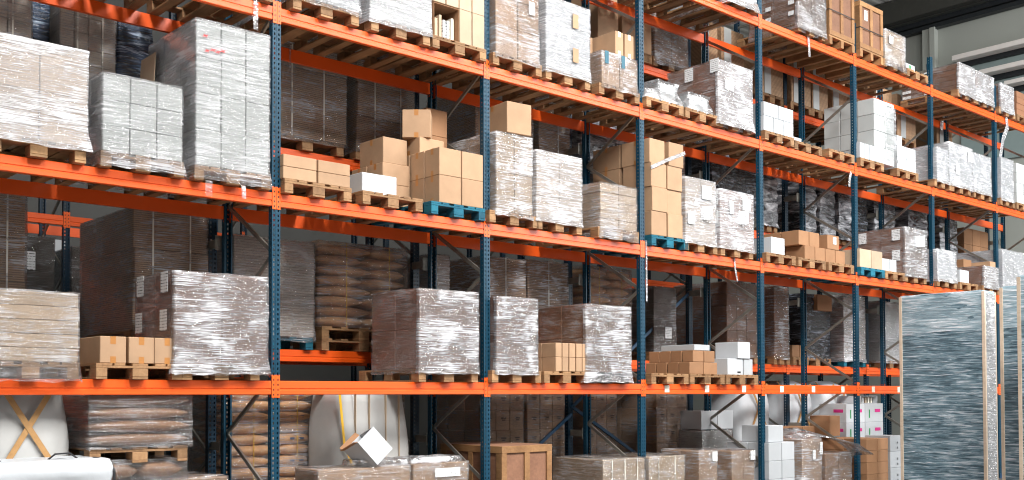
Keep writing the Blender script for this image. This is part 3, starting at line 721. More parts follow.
load(2, 18.1, 18.95, .8, 'second white load right of the seventh post', 'second bright white wrapped load right of seventh post, at the picture edge', dp=1.0, grid=(2, 2, 3), mat='white', film='film_heavy')

# --- third orange level
for n, c in enumerate((-2.36, -1.43, -.49)): pallet(c, -.08, on(3), 'wooden pallet on third level left of first post, %s from the left, seen from below' % ORD[n], .8, 'wood', 'pallets on the front rack')
load(3, .13, .95, .85, 'silvery wrapped load at the top right of the first post', 'silvery white wrapped load on third level, first right of the first post', dp=1.15, grid=(2, 2, 3), mat='white', film='film', flare=.02)
load(3, 1.08, 1.91, .95, 'second silvery wrapped load right of the first post', 'silvery white wrapped load on third level, second right of first post', dp=1.15, grid=(1, 2, 3), mat='greybox', film='film_heavy')
pal(3, 2.33, 'pale cartons at the top left of the second post')
stack('pale tan carton on third level left of second post', 1.95, -.06, on(3)+PH, .78, 1.1, .80, (4, 3, 2), 'tan_pale', None, 'pale tan cartons left of the second post', skip=((0, 0, 0), (1, 0, 0)), jit=.004)
def open_box(label, s, d, z, wd, dp, h, mat='kraft'):
    t = empty('open_carton', (s+wd/2, d+dp/2, z+.0015), label, 'carton'); x, y, e = wd/2, dp/2, .006
    link('box_body', MB().box(-x, x, -y, y, 0, e).box(-x, x, -y, y, h-e, h).box(-x, -x+e, -y, y, e, h-e).box(x-e, x, -y, y, e, h-e).box(-x+e, x-e, y-e, y, e, h-e).mesh('box_body', mat), t)
    for q in range(6): link('paper_folder', box_mesh(.036, dp*.7, h*random.uniform(.6, .85), random.choice(('sticker', 'label', 'tan_pale')), .002, 'paper_folder'), t, (-x+.04+q*(wd-.08)/5, .02, e), random.uniform(-.05, .05))
    return t
open_box('open carton filled with paper folders, third level left of second post', 1.96, -.06, on(3)+PH, .37, .36, .385)
load(3, 2.88, 3.59, 1.05, 'tan wrapped load at the top right of the second post', 'tan cartons behind shiny film on third level, right of second post', dp=1.1, grid=(2, 2, 3), mat='tan', film='film', labels=(('f', .3, .66, .1, .16),))
t = load(3, 3.71, 4.50, .90, 'silver white wrapped load right of the second post', 'silver white wrapped load with tan windows, third level, second from second post', dp=1.1, grid=(1, 2, 3), mat='white', film='film_heavy')
for z in (.24, .68): link('carton_patch', MB().box(-.05, .05, -.004, 0, -.09, .09).mesh('carton_patch', 'tan'), t, (.1, -.578, z))
load(3, 4.72, 5.42, .43, 'wrapped tan cartons left of the third post', 'tan cartons under torn white film, third level, left of third post', dp=1.0, grid=(2, 3, 1), mat='tan', film='film')
for q, (s, w_) in enumerate(((5.05, .16), (5.24, .18))): carton('tall tan carton with tape on the torn film load, %s from the left' % ORD[q], s, -.02, on(3)+PH+.465, w_, .62, .32, 'tan', 'y', 0, 'tall tan cartons left of the third post', 'sticker')
carton('tan carton with teal edge behind the tall ones, left of third post', 4.72, .35, on(3)+PH+.465, .28, .52, .30, 'tan', 'y', 0, None, 'teal_tape')
for x in (4.80, 5.12): tag(link('tape_strip', MB().box(-.035, .035, -.0995, -.0965, -.03, .14).mesh('tape_strip', 'teal_tape'), None, (x, 0, on(3)+PH+.30)), 'teal tape strip on the torn film load left of third post, %s one' % ('left' if x < 5 else 'right'), 'tape')
pal(3, 6.01, 'white boxes in loose film right of the third post'); pal(3, 6.85, 'lower white box in loose film')
a = carton('white box on left pallet in loose film, third level right of third post', 6.05, .05, on(3)+PH, .34, .55, .30, 'white', None)
link('loose_film', film_mesh(.42, .62, .31, 0, 'film_bag', .10, .03, True, 5), a, (-.06, .0, 0))
a = carton('lower white box in bunched film beside the brown mauve load', 6.62, -.02, on(3)+PH, .42, .48, .23, 'white', None)
link('loose_film', film_mesh(.48, .52, .25, 0, 'film_bag', .06, .03, True, 6), a, (-.02, .02, 0))
o = link('film_heap', film_mesh(.30, .5, .14, 0, 'film_bag', .06, .03, True, 9), None, (5.83, .25, on(3)+PH+.002)); tag(o, 'heap of crumpled film on the pallet right of the third post', 'plastic film')
load(3, 7.21, 8.05, .84, 'mauve brown load left of the fourth post', 'mauve brown cartons with silver film front, third level left of fourth post', dp=.95, grid=(1, 2, 2), mat='mauve', front=True, film='film_heavy', skirt=.10, flare=.04, labels=(('l', .05, .72), ('l', -.45, .76), ('f', -.2, .5, .2, .14)))
pal(3, 8.79, 'two rows of white cartons right of the fourth post')
stack('white carton of the bottom row right of fourth post, third level', 8.39, -.06, on(3)+PH, .82, .9, .235, (3, 2, 1), 'white', None, 'white cartons right of the fourth post')
stack('white carton of the top row right of fourth post, third level', 8.39, -.06, on(3)+PH+.237, .82, .9, .215, (2, 2, 1), 'white', None, 'white cartons right of the fourth post')
pal(3, 9.70, 'low white cartons behind the fourth bay', d0=-.02); stack('low white carton set back on third level in fourth bay', 9.42, .32, on(3)+PH, .62, .6, .2, (2, 2, 1), 'white', None, 'low white cartons set back')
pal(3, 10.62, 'bare deck left of the fifth post'); pal(3, 11.62, 'tall grey white carton block'); 
stack('small white carton in the front row right of fifth post', 11.22, -.07, on(3)+PH, .50, .20, .27, (3, 1, 1), 'white', None, 'small white cartons right of the fifth post')
wrapped('tall grey white carton block with film draped over its corner, right of fifth post', 11.69, 12.40, 1.13, on(3)+PH, dp=1.0, grid=(2, 3, 4), mat='greybox', film=None)
o = link('film_drape', film_mesh(.36, .30, .95, 0, 'film_bag', .02, .03, True, 21), None, (12.26, .075, on(3)+PH+.10)); tag(o, 'film draped over the front corner of the tall grey white block', 'plastic film')
pal(3, 12.88, 'white cartons left of the sixth post')
stack('white carton left of the sixth post, third level', 12.54, -.06, on(3)+PH, .70, .8, .44, (2, 2, 2), 'white', None, 'white cartons left of the sixth post')
carton('single white carton on top, left of the sixth post', 12.50, .05, on(3)+PH+.442, .42, .5, .22, 'white', None)
load(3, 14.02, 14.50, .62, 'crumpled wrapped load right of the sixth post', 'crumpled wrapped load beside the sixth post, third level', pwd=.7, dp=1.0, grid=(1, 2, 2), mat='white', film='film_heavy', amp=.015)
load(3, 14.52, 15.52, .80, 'tall bright load right of the sixth post', 'tall bright white wrapped load right of the crumpled one, third level', pwd=.8, dp=1.0, grid=(2, 2, 3), mat='white', film='film_heavy', labels=(('f', -.2, .3, .14, .2), ('f', .35, .62, .2, .2)))
load(3, 15.56, 16.36, .75, 'bright load left of the seventh post', 'bright white wrapped load just left of the seventh post, third level', dp=1.0, grid=(2, 2, 3), mat='white', film='film_heavy')
load(3, 16.85, 17.45, .85, 'narrow bright load right of the seventh post', 'narrow bright wrapped load just right of the seventh post, third level', pwd=.7, dp=1.0, grid=(1, 2, 3), mat='white', film='film_heavy')
pal(3, 18.0, 'grey white cartons at the right picture edge'); stack('grey white carton at the right picture edge, third level', 17.66, -.06, on(3)+PH, .72, 1.0, .86, (2, 2, 4), 'greybox', None, 'grey white cartons at the right edge')

# --- top orange level
for n, c in enumerate((3.26, 4.14, 5.04, 6.04, 6.94)): pallet(c, -.08, on(4), 'wooden pallet on top level, %s right of second post, seen from below' % ORD[n], .8, 'wood', 'pallets on the front rack')
load(4, 7.47, 8.20, .6, 'wrapped load at the top left of the fourth post', 'white wrapped load on top level touching fourth post, bottom edge only', 'wood_old', dp=1.1, grid=(2, 2, 2), mat='white', film='film_heavy', skirt=.15, flare=.05)
load(4, 9.33, 10.14, .95, 'brown labelled cartons at the top right of the fourth post', 'brown cartons with rows of white labels and shiny front, top level', 'wood_old', dp=.95, grid=(2, 2, 4), mat='brown', front=True, film='film_mid', skirt=.10, flare=.02,
     labels=[('l', u, z, .11, .07) for u in (-.38, .08) for z in (.16, .34, .58, .80)] + [('f', -.3, .62, .12, .18)])
crate('strapped timber crate on top level left of the fifth post', 10.27, 11.07, 1.15, on(4), 1.1, group='timber crates on the top level')
crate('strapped timber crate with paper label on top level right of fifth post', 11.25, 12.04, .98, on(4), 1.1, group='timber crates on the top level', lab_=True)
load(4, 12.10, 12.83, .53, 'crinkled wrapped load beside the timber crate', 'crinkled silvery wrapped load beside the timber crate, top level', 'wood_old', dp=1.0, grid=(1, 2, 2), mat='tan_pale', film='film', amp=.015, skirt=.12, labels=(('f', -.25, .36, .14, .14),))
pal(4, 13.3, 'small white box left of the sixth post'); a = carton('small white box with green mark, top level left of sixth post', 12.98, .0, on(4)+PH-.0, .36, .4, .13, 'white', None)
link('print', MB().box(-.03, .03, -.002, 0, -.045, .045).mesh('print', 'green_print'), a, (0, -.2015, .065))
load(4, 14.98, 15.65, .53, 'brown cartons with white film front right of the sixth post', 'brown cartons with label rows and white film front, top level past sixth post', dp=1.2, grid=(1, 2, 5), mat='brown', front=True, film='film_heavy', skirt=.08, labels=[('l', u, z, .18, .055) for u in (.40, .02) for z in (.05, .16, .27, .38, .48)])
load(4, 15.73, 16.52, .52, 'white film load left of the seventh post', 'white film covered load between two others, left of the seventh post, top level', dp=1.1, grid=(1, 2, 5), mat='brown', front=True, film='film_heavy', skirt=.08)
load(4, 16.88, 17.5, .50, 'white film load right of the seventh post', 'white film covered load just right of seventh post, top level', dp=1.1, grid=(1, 2, 5), mat='brown', front=True, film='film_heavy', skirt=.08)
pal(4, 18.1, 'brown cartons at the top right picture edge'); stack('brown carton at the top right picture edge', 17.75, -.05, on(4)+PH, .8, 1.1, .52, (1, 2, 4), 'brown', None, 'brown cartons at the top right edge')

# --- floor level
F = 0.0
bulk_bag('white bulk bag with crossed brown straps at the lower left', -2.30, .66, .80, .82, .85, 1.075, 'bag', 'cross', top_=.95)
wrapped('low wrapped sacks pallet hidden under the left bulk bag', -2.70, -1.9, .65, .145, dp=1.1, grid=(1, 1, 2), mat='sack_dark', film='film_thin', d0=.25, group='floor loads'); pallet(-2.3, .20, 0, 'wooden pallet on the floor at the lower left corner', .9)
for n, (sc, wd_) in enumerate(((-3.03, .50), (-2.27, .96))):
    o = link('plastic_bag', film_mesh(wd_, .62, .20, 0, 'bag_bright', 0, .02, True, 40+n, .03), None, (sc, -.02, .985)); tag(o, 'white plastic bag with black piping in the lower left corner, %s' % ('cut by the picture edge' if n == 0 else 'with a carry handle'), 'bag', 'white plastic bags lower left')
    a = wd_/2
    link('piping', MB().ribbon([(-a-.03, -.34, .0), (-a-.03, -.345, .1), (-a, -.32, .20), (-a+.1, -.2, .222)], .018, .012).ribbon([(a+.03, -.34, .0), (a+.03, -.345, .1), (a, -.32, .20), (a-.1, -.2, .222)], .018, .012).mesh('piping', 'black_print'), o)
    link('carry_handle', MB().ribbon([(.02, -.10, .20), (.08, -.14, .26), (.20, -.14, .265), (.30, -.10, .20)], .02, .012, (0, 1, 0)).mesh('carry_handle', 'black_print'), o)
wrapped('low carton block under the white plastic bags', -3.28, -1.78, .979, .001, dp=.55, grid=(2, 1, 2), mat='tan', film='film_thin', d0=-.36, group='floor loads')
# two wrapped pallets of sacks, one standing on the other, on cartons
wrapped('flat wrapped carton layer at the lower edge left of first post', -1.62, -.45, .80, .145, dp=1.1, grid=(3, 2, 2), mat='tan', film='film_mid', d0=.12, group='floor loads'); pallet(-1.1, .1, 0, 'floor pallet under the flat carton layer left of first post', 1.15)
sack_stack('low layer of wrapped sacks under the upper sack pallet', -1.78, -.92, .96, 1.05, 1, .16, .10, 'sack_dark', 'film_thin', (), 'wrapped sack pallets left of the first post')
pallet(-1.36, .06, 1.125, 'wooden pallet between the two layers of wrapped sacks', .92)
sack_stack('brown sacks in shiny film on a pallet, just left of the first post', -1.80, -.88, 1.27, 1.10, 4, .122, .08, 'sack_dark', 'film_thin', (), 'wrapped sack pallets left of the first post', 1)
# behind the first post
pallet(.72, 1.5, 0, 'floor pallet under the tall paper sack stack', 1.1)
sack_stack('tall stack of tan paper sacks with yellow straps behind first post', .17, 1.29, .146, .85, 13, .128, 1.42, 'paper_sack', 'film_thin', ('strap_yellow',), 'tall paper sack stacks', blue=True)
bulk_bag('big white woven bulk bag behind the tilted white box', 1.66, 1.02, .147, 1.04, .86, 1.73, 'bag', 'lines', top_=.97)
pallet(1.66, .42, 0, 'floor pallet under the big white bulk bag', 1.1)
sack_stack('narrow stack of dark sacks in the gap left of the rear posts', 2.50, 2.73, .0, .8, 16, .118, 1.62, 'sack_dark', 'film_thin', (), 'tall paper sack stacks', cols=1)
# cartons at the lower edge
pallet(2.05, -.08, 0, 'floor pallet under the printed carton left of the crate', .84)
wrapped('wide printed carton carrying the tilted white box, lower edge', .45, 1.62, .966, .001, dp=.46, grid=(1, 1, 1), mat='tan', film='film_thin', d0=-.08, group='printed cartons at the lower edge', labels=(('f', .12, .70, .40, .12, 'print', 'label', .012),))
wrapped('printed carton between the tilted white box and the crate', 1.66, 2.45, .83, .146, dp=.62, grid=(1, 1, 1), mat='tan', film='film_thin', d0=-.08, group='printed cartons at the lower edge', labels=(('f', .1, .72, .36, .10, 'print', 'label', .012),))
for n, (a, b) in enumerate(((1.0, 1.62), (1.66, 2.4))): 
    o = link('film_heap', film_mesh(b-a-.06, .32, .04, 0, 'film_bag', .02, .02, True, 31+n), None, ((a+b)/2, .16, .992)); tag(o, 'crumpled film lying on the %s printed carton' % ('wide' if n == 0 else 'narrower'), 'plastic film')
def tilted_box():
    t = empty('open_carton', (1.02, .10, .985), 'white open box lying tilted on the printed cartons below the lowest beam', 'carton'); b = MB(); e = .005; x, y, z = .145, .15, .16
    b.box(-x, x, -y, y, 0, e).box(-x, -x+e, -y, y, e, 2*z).box(x-e, x, -y, y, e, 2*z).box(-x+e, x-e, -y, -y+e, e, 2*z).box(-x+e, x-e, y-e, y, e, 2*z)
    o = link('box_body', b.mesh('box_body', 'white'), t)
    f = link('flap', MB().box(-x, x, 0, .004, 0, .06).mesh('flap', 'kraft'), t, (0, y, 2*z)); f.rotation_euler = (-.5, 0, 0)
    link('flap', MB().box(0, .004, -y, y, 0, .05).mesh('flap', 'kraft'), t, (-x, 0, 2*z)).rotation_euler = (0, -.9, 0)
    t.rotation_euler = (-0.42, -0.60, 0.22); t.location = (1.27, .04, 1.03)
    return t
tilted_box()
crate('large plywood crate with timber battens at the lower edge, right of second post', 2.96, 3.79, 1.13, 0, 1.19, strap=False, cols=2, group='floor crates')
def floor_load(label, s0, s1, top, dp, under, **kw):
    pallet((s0+s1)/2, kw.get('d0', -.08), 0, 'floor pallet under the ' + under, max(.7, round(s1-s0, 1)))
    return wrapped(label, s0, s1, top-.147, .146, dp=dp, group='wrapped loads on the floor', **kw)
floor_load('long low carton with white straps left of the third post, lower edge', 4.71, 5.54, .89, .95, 'long low carton left of third post', grid=(1, 1, 1), mat='tan_pale', film='film_thin', straps=(-.3, 0, .3))
floor_load('low pale carton with white straps right of the third post, lower edge', 5.62, 6.39, .89, .95, 'low pale carton right of third post', grid=(1, 1, 2), mat='tan_pale', film='film_thin', straps=(-.25, .2))
floor_load('kraft wrapped cartons with paper label, first right of the pale carton', 6.70, 7.13, .93, .70, 'first kraft wrapped cartons', grid=(1, 2, 1), mat='tan', film='film_mid', labels=(('f', .3, .70, .12, .14),))
floor_load('kraft wrapped cartons with two white bands, left of the fourth post', 7.48, 8.05, .90, .75, 'second kraft wrapped cartons', grid=(2, 2, 1), mat='tan', film='film_mid', labels=(('f', .36, .68, .12, .14),))
pallet(8.8, -.08, 0, 'floor pallet under the white cartons right of fourth post', .8)
stack('large floor-level white carton right of fourth post', 8.42, -.08, .146, .71, .8, .85, (2, 2, 3), 'white', None, 'large white cartons right of the fourth post')
carton('white carton on top of the white block right of fourth post', 8.50, -.02, .998, .40, .5, .26, 'white', None)
floor_load('grey film wrapped carton column right of the white cartons', 9.33, 9.90, 1.02, .6, 'grey film wrapped carton column', grid=(1, 1, 1), mat='tan', film='film', labels=(('f', .05, .62, .09, .16), ('f', .42, .72, .08, .2)))
floor_load('wrapped brown carton block with loose film left of the fifth post', 10.02, 10.82, .76, .8, 'wrapped block with loose film', grid=(2, 2, 3), mat='kraft', film='film_mid')
o = link('film_drape', MB().ribbon([(9.7, .5, 1.05), (9.95, .3, 1.12), (10.3, .1, 1.05), (10.7, -.10, .92), (10.95, -.22, .72)], .55, .004, (0, 1, .2)).mesh('film_drape', 'film_bag', True)); tag(o, 'sheet of loose grey film sagging towards the fifth post', 'plastic film')
pallet(11.72, -.05, 0, 'floor pallet under the brown carton block right of fifth post', .8)
stack('brown floor-level carton right of fifth post', 11.36, -.06, .146, .74, .9, .82, (2, 2, 4), 'kraft', None, 'brown cartons right of the fifth post')
t = wrapped('white cartons with black arrow marks behind the slate wrapped stack', 12.12, 12.52, .86, .146, dp=.5, grid=(1, 1, 3), mat='white', film=None, group='floor loads'); pallet(12.6, -.05, 0, 'floor pallet under the white arrow cartons', .8)
for q in range(3):
    for dz in (.07, .16): link('arrow_print', MB().add([(-.022, -.002, -.02), (.022, -.002, -.02), (0, -.002, .025)], [(0, 1, 2)]).mesh('arrow_print', 'black_print'), t, (.05, -.2535, q*.287+dz))
# set back on the floor between the fourth and sixth posts
floor_load('grey wrapped block set back behind the kraft cartons', 8.1, 8.9, 1.16, .6, 'grey wrapped block set back', grid=(1, 1, 2), mat='greybox', film='film_thin', d0=.95)
stack('white carton with magenta stripe set back left of fourth post', 8.15, 1.0, 1.18, .86, .5, .30, (2, 1, 1), 'white', None, 'white cartons set back')
for n, s in enumerate((9.8, 11.2, 12.5)):
    bulk_bag('white bulk bag with brown crossed straps, %s of three right of fourth post' % ORD[n], s+.6, 1.98, .70, 1.0, .95, 1.30, 'bag_bright', 'cross', 'strapped bulk bags set back')
    wrapped('base load under the %s strapped bulk bag' % ORD[n], s+.15, s+1.05, .55, .146, dp=.9, grid=(1, 1, 1), mat='greybox', film=None, d0=1.5, group='floor loads'); pallet(s+.6, 1.4, 0, 'floor pallet under the %s strapped bulk bag' % ORD[n], .9)
pallet(10.6, .19, 0, 'floor pallet under the brown cartons left of fifth post', 1.2)
stack('brown carton set back left of the fifth post, floor level', 10.05, .88, .146, 1.2, .5, 1.03, (3, 1, 4), 'kraft', None, 'brown cartons set back')
carton('single brown carton on top of the set back row near fifth post', 11.30, .62, 1.0, .34, .4, .36, 'kraft', None)
wrapped('brown carton base under the single carton near fifth post', 11.3, 11.66, .85, .146, dp=.4, grid=(1, 1, 2), mat='kraft', film=None, d0=.62+.3, group='floor loads')
pallet(12.9, .22, 0, 'floor pallet under the white and magenta cartons', 1.2)
t = stack('white carton with magenta and green print right of fifth post', 12.2, .82, .146, 1.35, .58, 1.42, (2, 1, 4), 'white', None, 'white cartons with magenta print')
for (ix, iy, kz), o in t.items():
    if kz >= 2:
        link('print', MB().box(-.10, .10, -.002, 0, -.03, .03).mesh('print', 'magenta'), o, (.12, -.2835, .22)); link('print', MB().box(-.02, .02, -.002, 0, -.08, .08).mesh('print', 'green_print'), o, (-.18, -.2835, .16))
        link('print', MB().box(-.002, 0, -.10, .10, -.03, .03).mesh('print', 'magenta'), o, (-.331, -.12, .22))
open_box('open white carton on top of the magenta printed cartons', 12.75, .84, 1.57, .6, .5, .14, 'white')

# ------------------------------------------------------------------ the back rack's loads
def bload(l, s0, s1, h, label, under, pmat='wood', d0=1.34, pal_=True, **kw):
    z = LB[l]+BH
    if pal_: pallet((s0+s1)/2, d0, z+.001, {'wood': 'wooden', 'wood_blue': 'blue', 'wood_old': 'weathered wooden'}[pmat] + ' pallet on the back rack under the ' + under, round(min(max(s1-s0+.03, .3), 1.0), 1), pmat, 'pallets on the back rack')
    kw.setdefault('group', 'loads on the back rack'); kw.setdefault('dp', 1.1)
    return wrapped(label, s0, s1, h, z+.001+(PH if pal_ else 0), d0=d0, **kw)
bale = dict(grid=(1, 1, 3), mat='bale', part='board_bundle', jitter=.012)
# lowest level of the back rack
bload(1, -2.8, -1.98, 1.28, 'brown bundled board with white straps, back rack, left picture edge', 'strapped board bundles at the left edge', film='film_mid', straps=(-.35, .28), **bale)
bload(1, -.92, -.09, 1.30, 'dark brown strapped board stack behind the brown cartons left of first post', 'dark strapped board stack', film='film_mid', straps=(-.25, .25), **{**bale, 'dp': 1.55})
bload(1, .22, 1.26, 1.12, 'grey wrapped block on blue pallet behind the first post', 'grey wrapped block behind the first post', 'wood_blue', grid=(1, 1, 1), mat='grey_bale', film='film_mid')
pallet(1.96, 1.34, LB[1]+BH+.001, 'lower of two pallets under the brown sack stack', 1.2, 'wood', 'pallets on the back rack'); pallet(1.96, 1.34, LB[1]+BH+PH+.002, 'upper of two pallets under the brown sack stack', 1.2, 'wood_old', 'pallets on the back rack')
sack_stack('stack of brown paper sacks with yellow straps on two pallets, back rack', 1.34, 2.60, LB[1]+BH+.291, 1.0, 8, .125, 1.38, 'paper_sack', 'film_thin', ('strap_yellow',), 'sack stacks on the back rack')
bload(1, 3.02, 3.30, 1.15, 'narrow dim wrapped load behind the second frame', 'narrow load behind the second frame', grid=(1, 1, 2), mat='grey_bale', film='film')
bload(1, 3.90, 4.66, 1.20, 'dim brown wrapped board stack right of the second post, back rack', 'first brown board stack right of second post', film='film', straps=(0,), **bale)
bload(1, 4.70, 5.50, 1.22, 'second dim brown wrapped board stack right of second post, back rack', 'second brown board stack right of second post', film='film', straps=(0,), **bale)
pallet(6.37, 1.34, LB[1]+BH+.001, 'back rack pallet under the tan sack stack', 1.0, 'wood', 'pallets on the back rack')
sack_stack('stack of tan sacks in film behind the wrapped block left of third post', 5.88, 6.88, LB[1]+BH+.146, 1.0, 9, .135, 1.38, 'paper_sack', 'film_thin', ('strap_yellow',), 'sack stacks on the back rack')
bload(1, 7.40, 7.95, 1.02, 'dark grey wrapped stack with paper label behind the spine bar', 'dark grey labelled stack', grid=(1, 1, 4), mat='dark_board', film='film_thin', dp=.9, labels=(('f', .1, .30, .16, .18),))
bload(1, 9.30, 10.16, 1.24, 'brown cartons in clear film behind the fourth post, back rack', 'brown cartons behind the fourth post', grid=(3, 3, 6), mat='brown', film='film_thin', dp=1.15)
bload(1, 10.70, 11.15, 1.25, 'narrow silver wrapped load right of the fourth post, back rack', 'narrow silver wrapped load', grid=(1, 1, 2), mat='brown', film='film')
pallet(11.54, 1.34, LB[1]+BH+.001, 'back rack pallet under the low cartons', .5, 'wood', 'pallets on the back rack')
stack('low tan carton on the back rack in the fifth bay', 11.29, 1.36, LB[1]+BH+PH+.002, .5, .5, .22, (2, 1, 1), 'kraft', None, 'low cartons on the back rack')
wrapped('tall stack in black film on the back rack, fifth bay', 11.85, 12.75, 1.2, LB[1]+BH+.147, dp=1.0, grid=(1, 1, 1), mat='dark_board', film='film_black', d0=1.5, amp=.03, group='loads on the back rack'); pallet(12.3, 1.46, LB[1]+BH+.001, 'back rack pallet under the black film stack', .9, 'wood', 'pallets on the back rack')
carton('kraft carton on the black film stack, fifth bay', 12.20, 1.40, LB[1]+BH+.147+1.235-.33, .5, .09, .30, 'kraft', None)
bload(1, 13.02, 13.82, 1.24, 'tall grey wrapped load on blue pallet left of sixth post, back rack', 'tall grey wrapped load in the fifth bay', 'wood_blue', grid=(2, 2, 4), mat='grey_bale', film='film_heavy', part='bundle')
bload(1, 14.4, 15.3, 1.2, 'pale wrapped load behind the slate stack, back rack', 'pale wrapped load behind the slate stack', grid=(1, 1, 3), mat='greybox', film='film')
# second level of the back rack
bload(2, -2.85, -1.95, .95, 'grey brown strapped carton block at the top left, back rack', 'grey brown carton block at the top left', grid=(4, 2, 6), mat='beige', film='film_mid', straps=(-.1, .3))
wrapped('slim blue film column between two carton blocks at the top left', -1.93, -1.72, 1.1, LB[2]+BH+.002, dp=.8, grid=(1, 1, 1), mat='dark_board', film='film_blueblack', d0=1.55, group='loads on the back rack')
bload(2, -1.68, -1.12, .98, 'grey brown carton block with straps, second from top left, back rack', 'second grey brown carton block', grid=(4, 2, 6), mat='beige', film='film_mid', straps=(-.2, .25))
wrapped('tall column in glossy blue black film beside the tallest white block', -1.07, -.72, 1.1, LB[2]+BH+.002, dp=.8, grid=(1, 1, 1), mat='dark_board', film='film_blueblack', d0=1.40, amp=.02, group='loads on the back rack')
bload(2, .62, 1.70, 1.22, 'brown strapped board stack above the flat tan cartons, back rack', 'brown boards above the flat tan cartons', film='film_mid', straps=(-.2, .2), **bale)
bload(2, 1.85, 2.72, 1.22, 'second brown strapped board stack behind the tan cartons, back rack', 'second brown strapped board stack', film='film_mid', straps=(-.2, .25), **bale)
bload(2, 3.75, 4.82, 1.15, 'brown strapped stack behind the loose carton, back rack', 'brown stack behind the loose carton', film='film_mid', straps=(0,), **bale)
bload(2, 4.92, 5.55, 1.15, 'brown strapped stack left of the third frame, back rack', 'brown stack left of the third frame', film='film_mid', straps=(.1,), **bale)
bload(2, 5.78, 6.95, 1.1, 'silvery crumpled wrapped load behind the tall tan tower', 'crumpled load behind the tall tan tower', grid=(1, 1, 2), mat='dark_board', film='film_silver', amp=.03)
bload(2, 7.5, 8.2, 1.2, 'dim wrapped load behind the labelled loads, back rack', 'dim load behind the labelled loads', grid=(1, 1, 3), mat='brown', film='film')
bload(2, 8.9, 10.2, 1.25, 'dark crumpled film load left of the fourth post, back rack', 'dark crumpled load left of the fourth post', grid=(1, 1, 2), mat='dark_board', film='film_black', amp=.03)
for n, (a, b, f) in enumerate(((10.35, 10.78, 'film_silver'), (11.62, 12.05, 'film_silver'), (12.2, 12.7, 'film_silver'), (12.86, 13.3, 'film_silver'), (13.42, 13.9, 'film_black'), (14.2, 15.0, 'film_silver'), (15.6, 16.4, 'film_silver'), (17.0, 17.8, 'film_silver'))):
    bload(2, a, b, 1.1-.05*(n % 3), 'crumpled silver and black film load on the back rack, %s right of fourth post' % ORD[n], 'crumpled film load, %s right of fourth post' % ORD[n], 'wood', grid=(1, 1, 2), mat='dark_board', film=f, amp=.035, group='crumpled film loads on the back rack')
bload(2, 18.2, 19.45, .75, 'brown cartons behind the brace near the seventh post', 'brown cartons near the seventh post', grid=(3, 1, 2), mat='kraft', film=None)
# third level of the back rack
for n, (a, b) in enumerate(((6.15, 6.62), (6.70, 7.08), (7.10, 7.40))):
    bload(3, a, b, .75, 'plain tan carton column at the top beside the third post, %s of three' % ORD[n], 'tan carton column, %s of three' % ORD[n], pal_=(n != 1), grid=(1, 1, 1), mat='tan', film=None, group='tan columns on the back rack')
bload(3, 7.46, 8.30, .75, 'brown wrapped cartons at the top right of third post, back rack', 'brown wrapped cartons top right of third post', grid=(2, 2, 3), mat='brown', film='film_mid', skirt=.1)
for n, (a, b) in enumerate(((8.7, 9.1), (9.2, 9.85), (10.35, 11.05), (11.3, 11.95), (12.0, 12.55), (12.7, 13.25), (13.35, 13.88), (14.15, 15.0), (15.2, 16.0), (16.95, 17.7))):
    t = bload(3, a, b, .9, 'kraft bale with white paper band on the back rack top, %s right of third frame' % ORD[n] if n < 9 else 'kraft bale with white paper band on the back rack top, farthest one', 'kraft bale numbered %s from the third frame' % ORD[n] if n < 9 else 'farthest kraft bale', grid=(1, 1, 1), mat='bale', film=None, group='kraft bales on the back rack', part='bale_body')
    link('paper_band', MB().box(-.10, .10, -.004, 0, 0, .9).mesh('paper_band', 'greybox'), t, (-.15, -.552, 0))
# floor level of the back rack: brown printed cartons
for n, (a, b, txt) in enumerate(((3.92, 4.69, 'right of the second post'), (4.76, 5.50, 'behind the crate'), (5.95, 6.62, 'left of the third post'), (7.55, 8.32, 'right of the third post'))):
    pallet((a+b)/2, 1.40, 0, 'floor pallet of the back rack under the cartons ' + txt, .8, 'wood', 'pallets on the back rack')
    t = wrapped('wall of brown printed cartons in film on the floor, ' + txt, a, b, 1.66, .146, dp=1.15, grid=(3, 3, 6), mat='tan', film='film_thin', d0=1.42, group='brown carton stacks on the floor behind')
    for kz in range(3, 6):
        for ix in range(3): link('print', cached('cprint', lambda: MB().box(-.045, .045, -.002, 0, -.008, .008).box(-.03, .03, -.002, 0, -.035, -.022).mesh('print', 'dark_board')), t, ((ix-1)*(b-a)/3, -.58, kz*.2767+.17))

# ------------------------------------------------------------------ the next aisle, glimpsed between the loads
for i in (0, 1, 2, 3, 4, 5, 6):
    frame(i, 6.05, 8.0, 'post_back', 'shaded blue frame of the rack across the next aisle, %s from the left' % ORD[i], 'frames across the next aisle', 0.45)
for i in (-1, 0, 3, 4, 5):
    for l, z in enumerate((1.9, 4.2)):
        beam(i, 6.05, z, 'shaded red beam across the next aisle, %s level, %s' % (ORD[l], bay(i)), 'beams across the next aisle')
        beam(i, 7.15, z, 'shaded red rear beam across the next aisle, %s level, %s' % (ORD[l], bay(i)), 'rear beams across the next aisle', True)
for n, (a, b, m, h) in enumerate(((-1.1, -.18, 'dark_board', 1.95), (.06, .9, 'dark_board', 1.85), (12.4, 13.3, 'dark_board', 2.0), (13.4, 13.9, 'tan', 2.0))):
    wrapped('dark labelled carton stack across the next aisle, %s from the left' % ORD[n], a, b, h, 2.042, dp=1.0, grid=(1, 1, 4), mat=m, film='film_thin', d0=6.0, group='loads across the next aisle', labels=(('f', .1, h-.35, .2, .26),))
for n, s in enumerate((-.6, .35)):
    wrapped('white printed cartons seen far across the next aisle, %s' % ('left block' if n == 0 else 'right block'), s, s+.9, 3.2, 1.3, dp=1.0, grid=(3, 1, 9), mat='white', film=None, d0=9.6, group='loads far across')

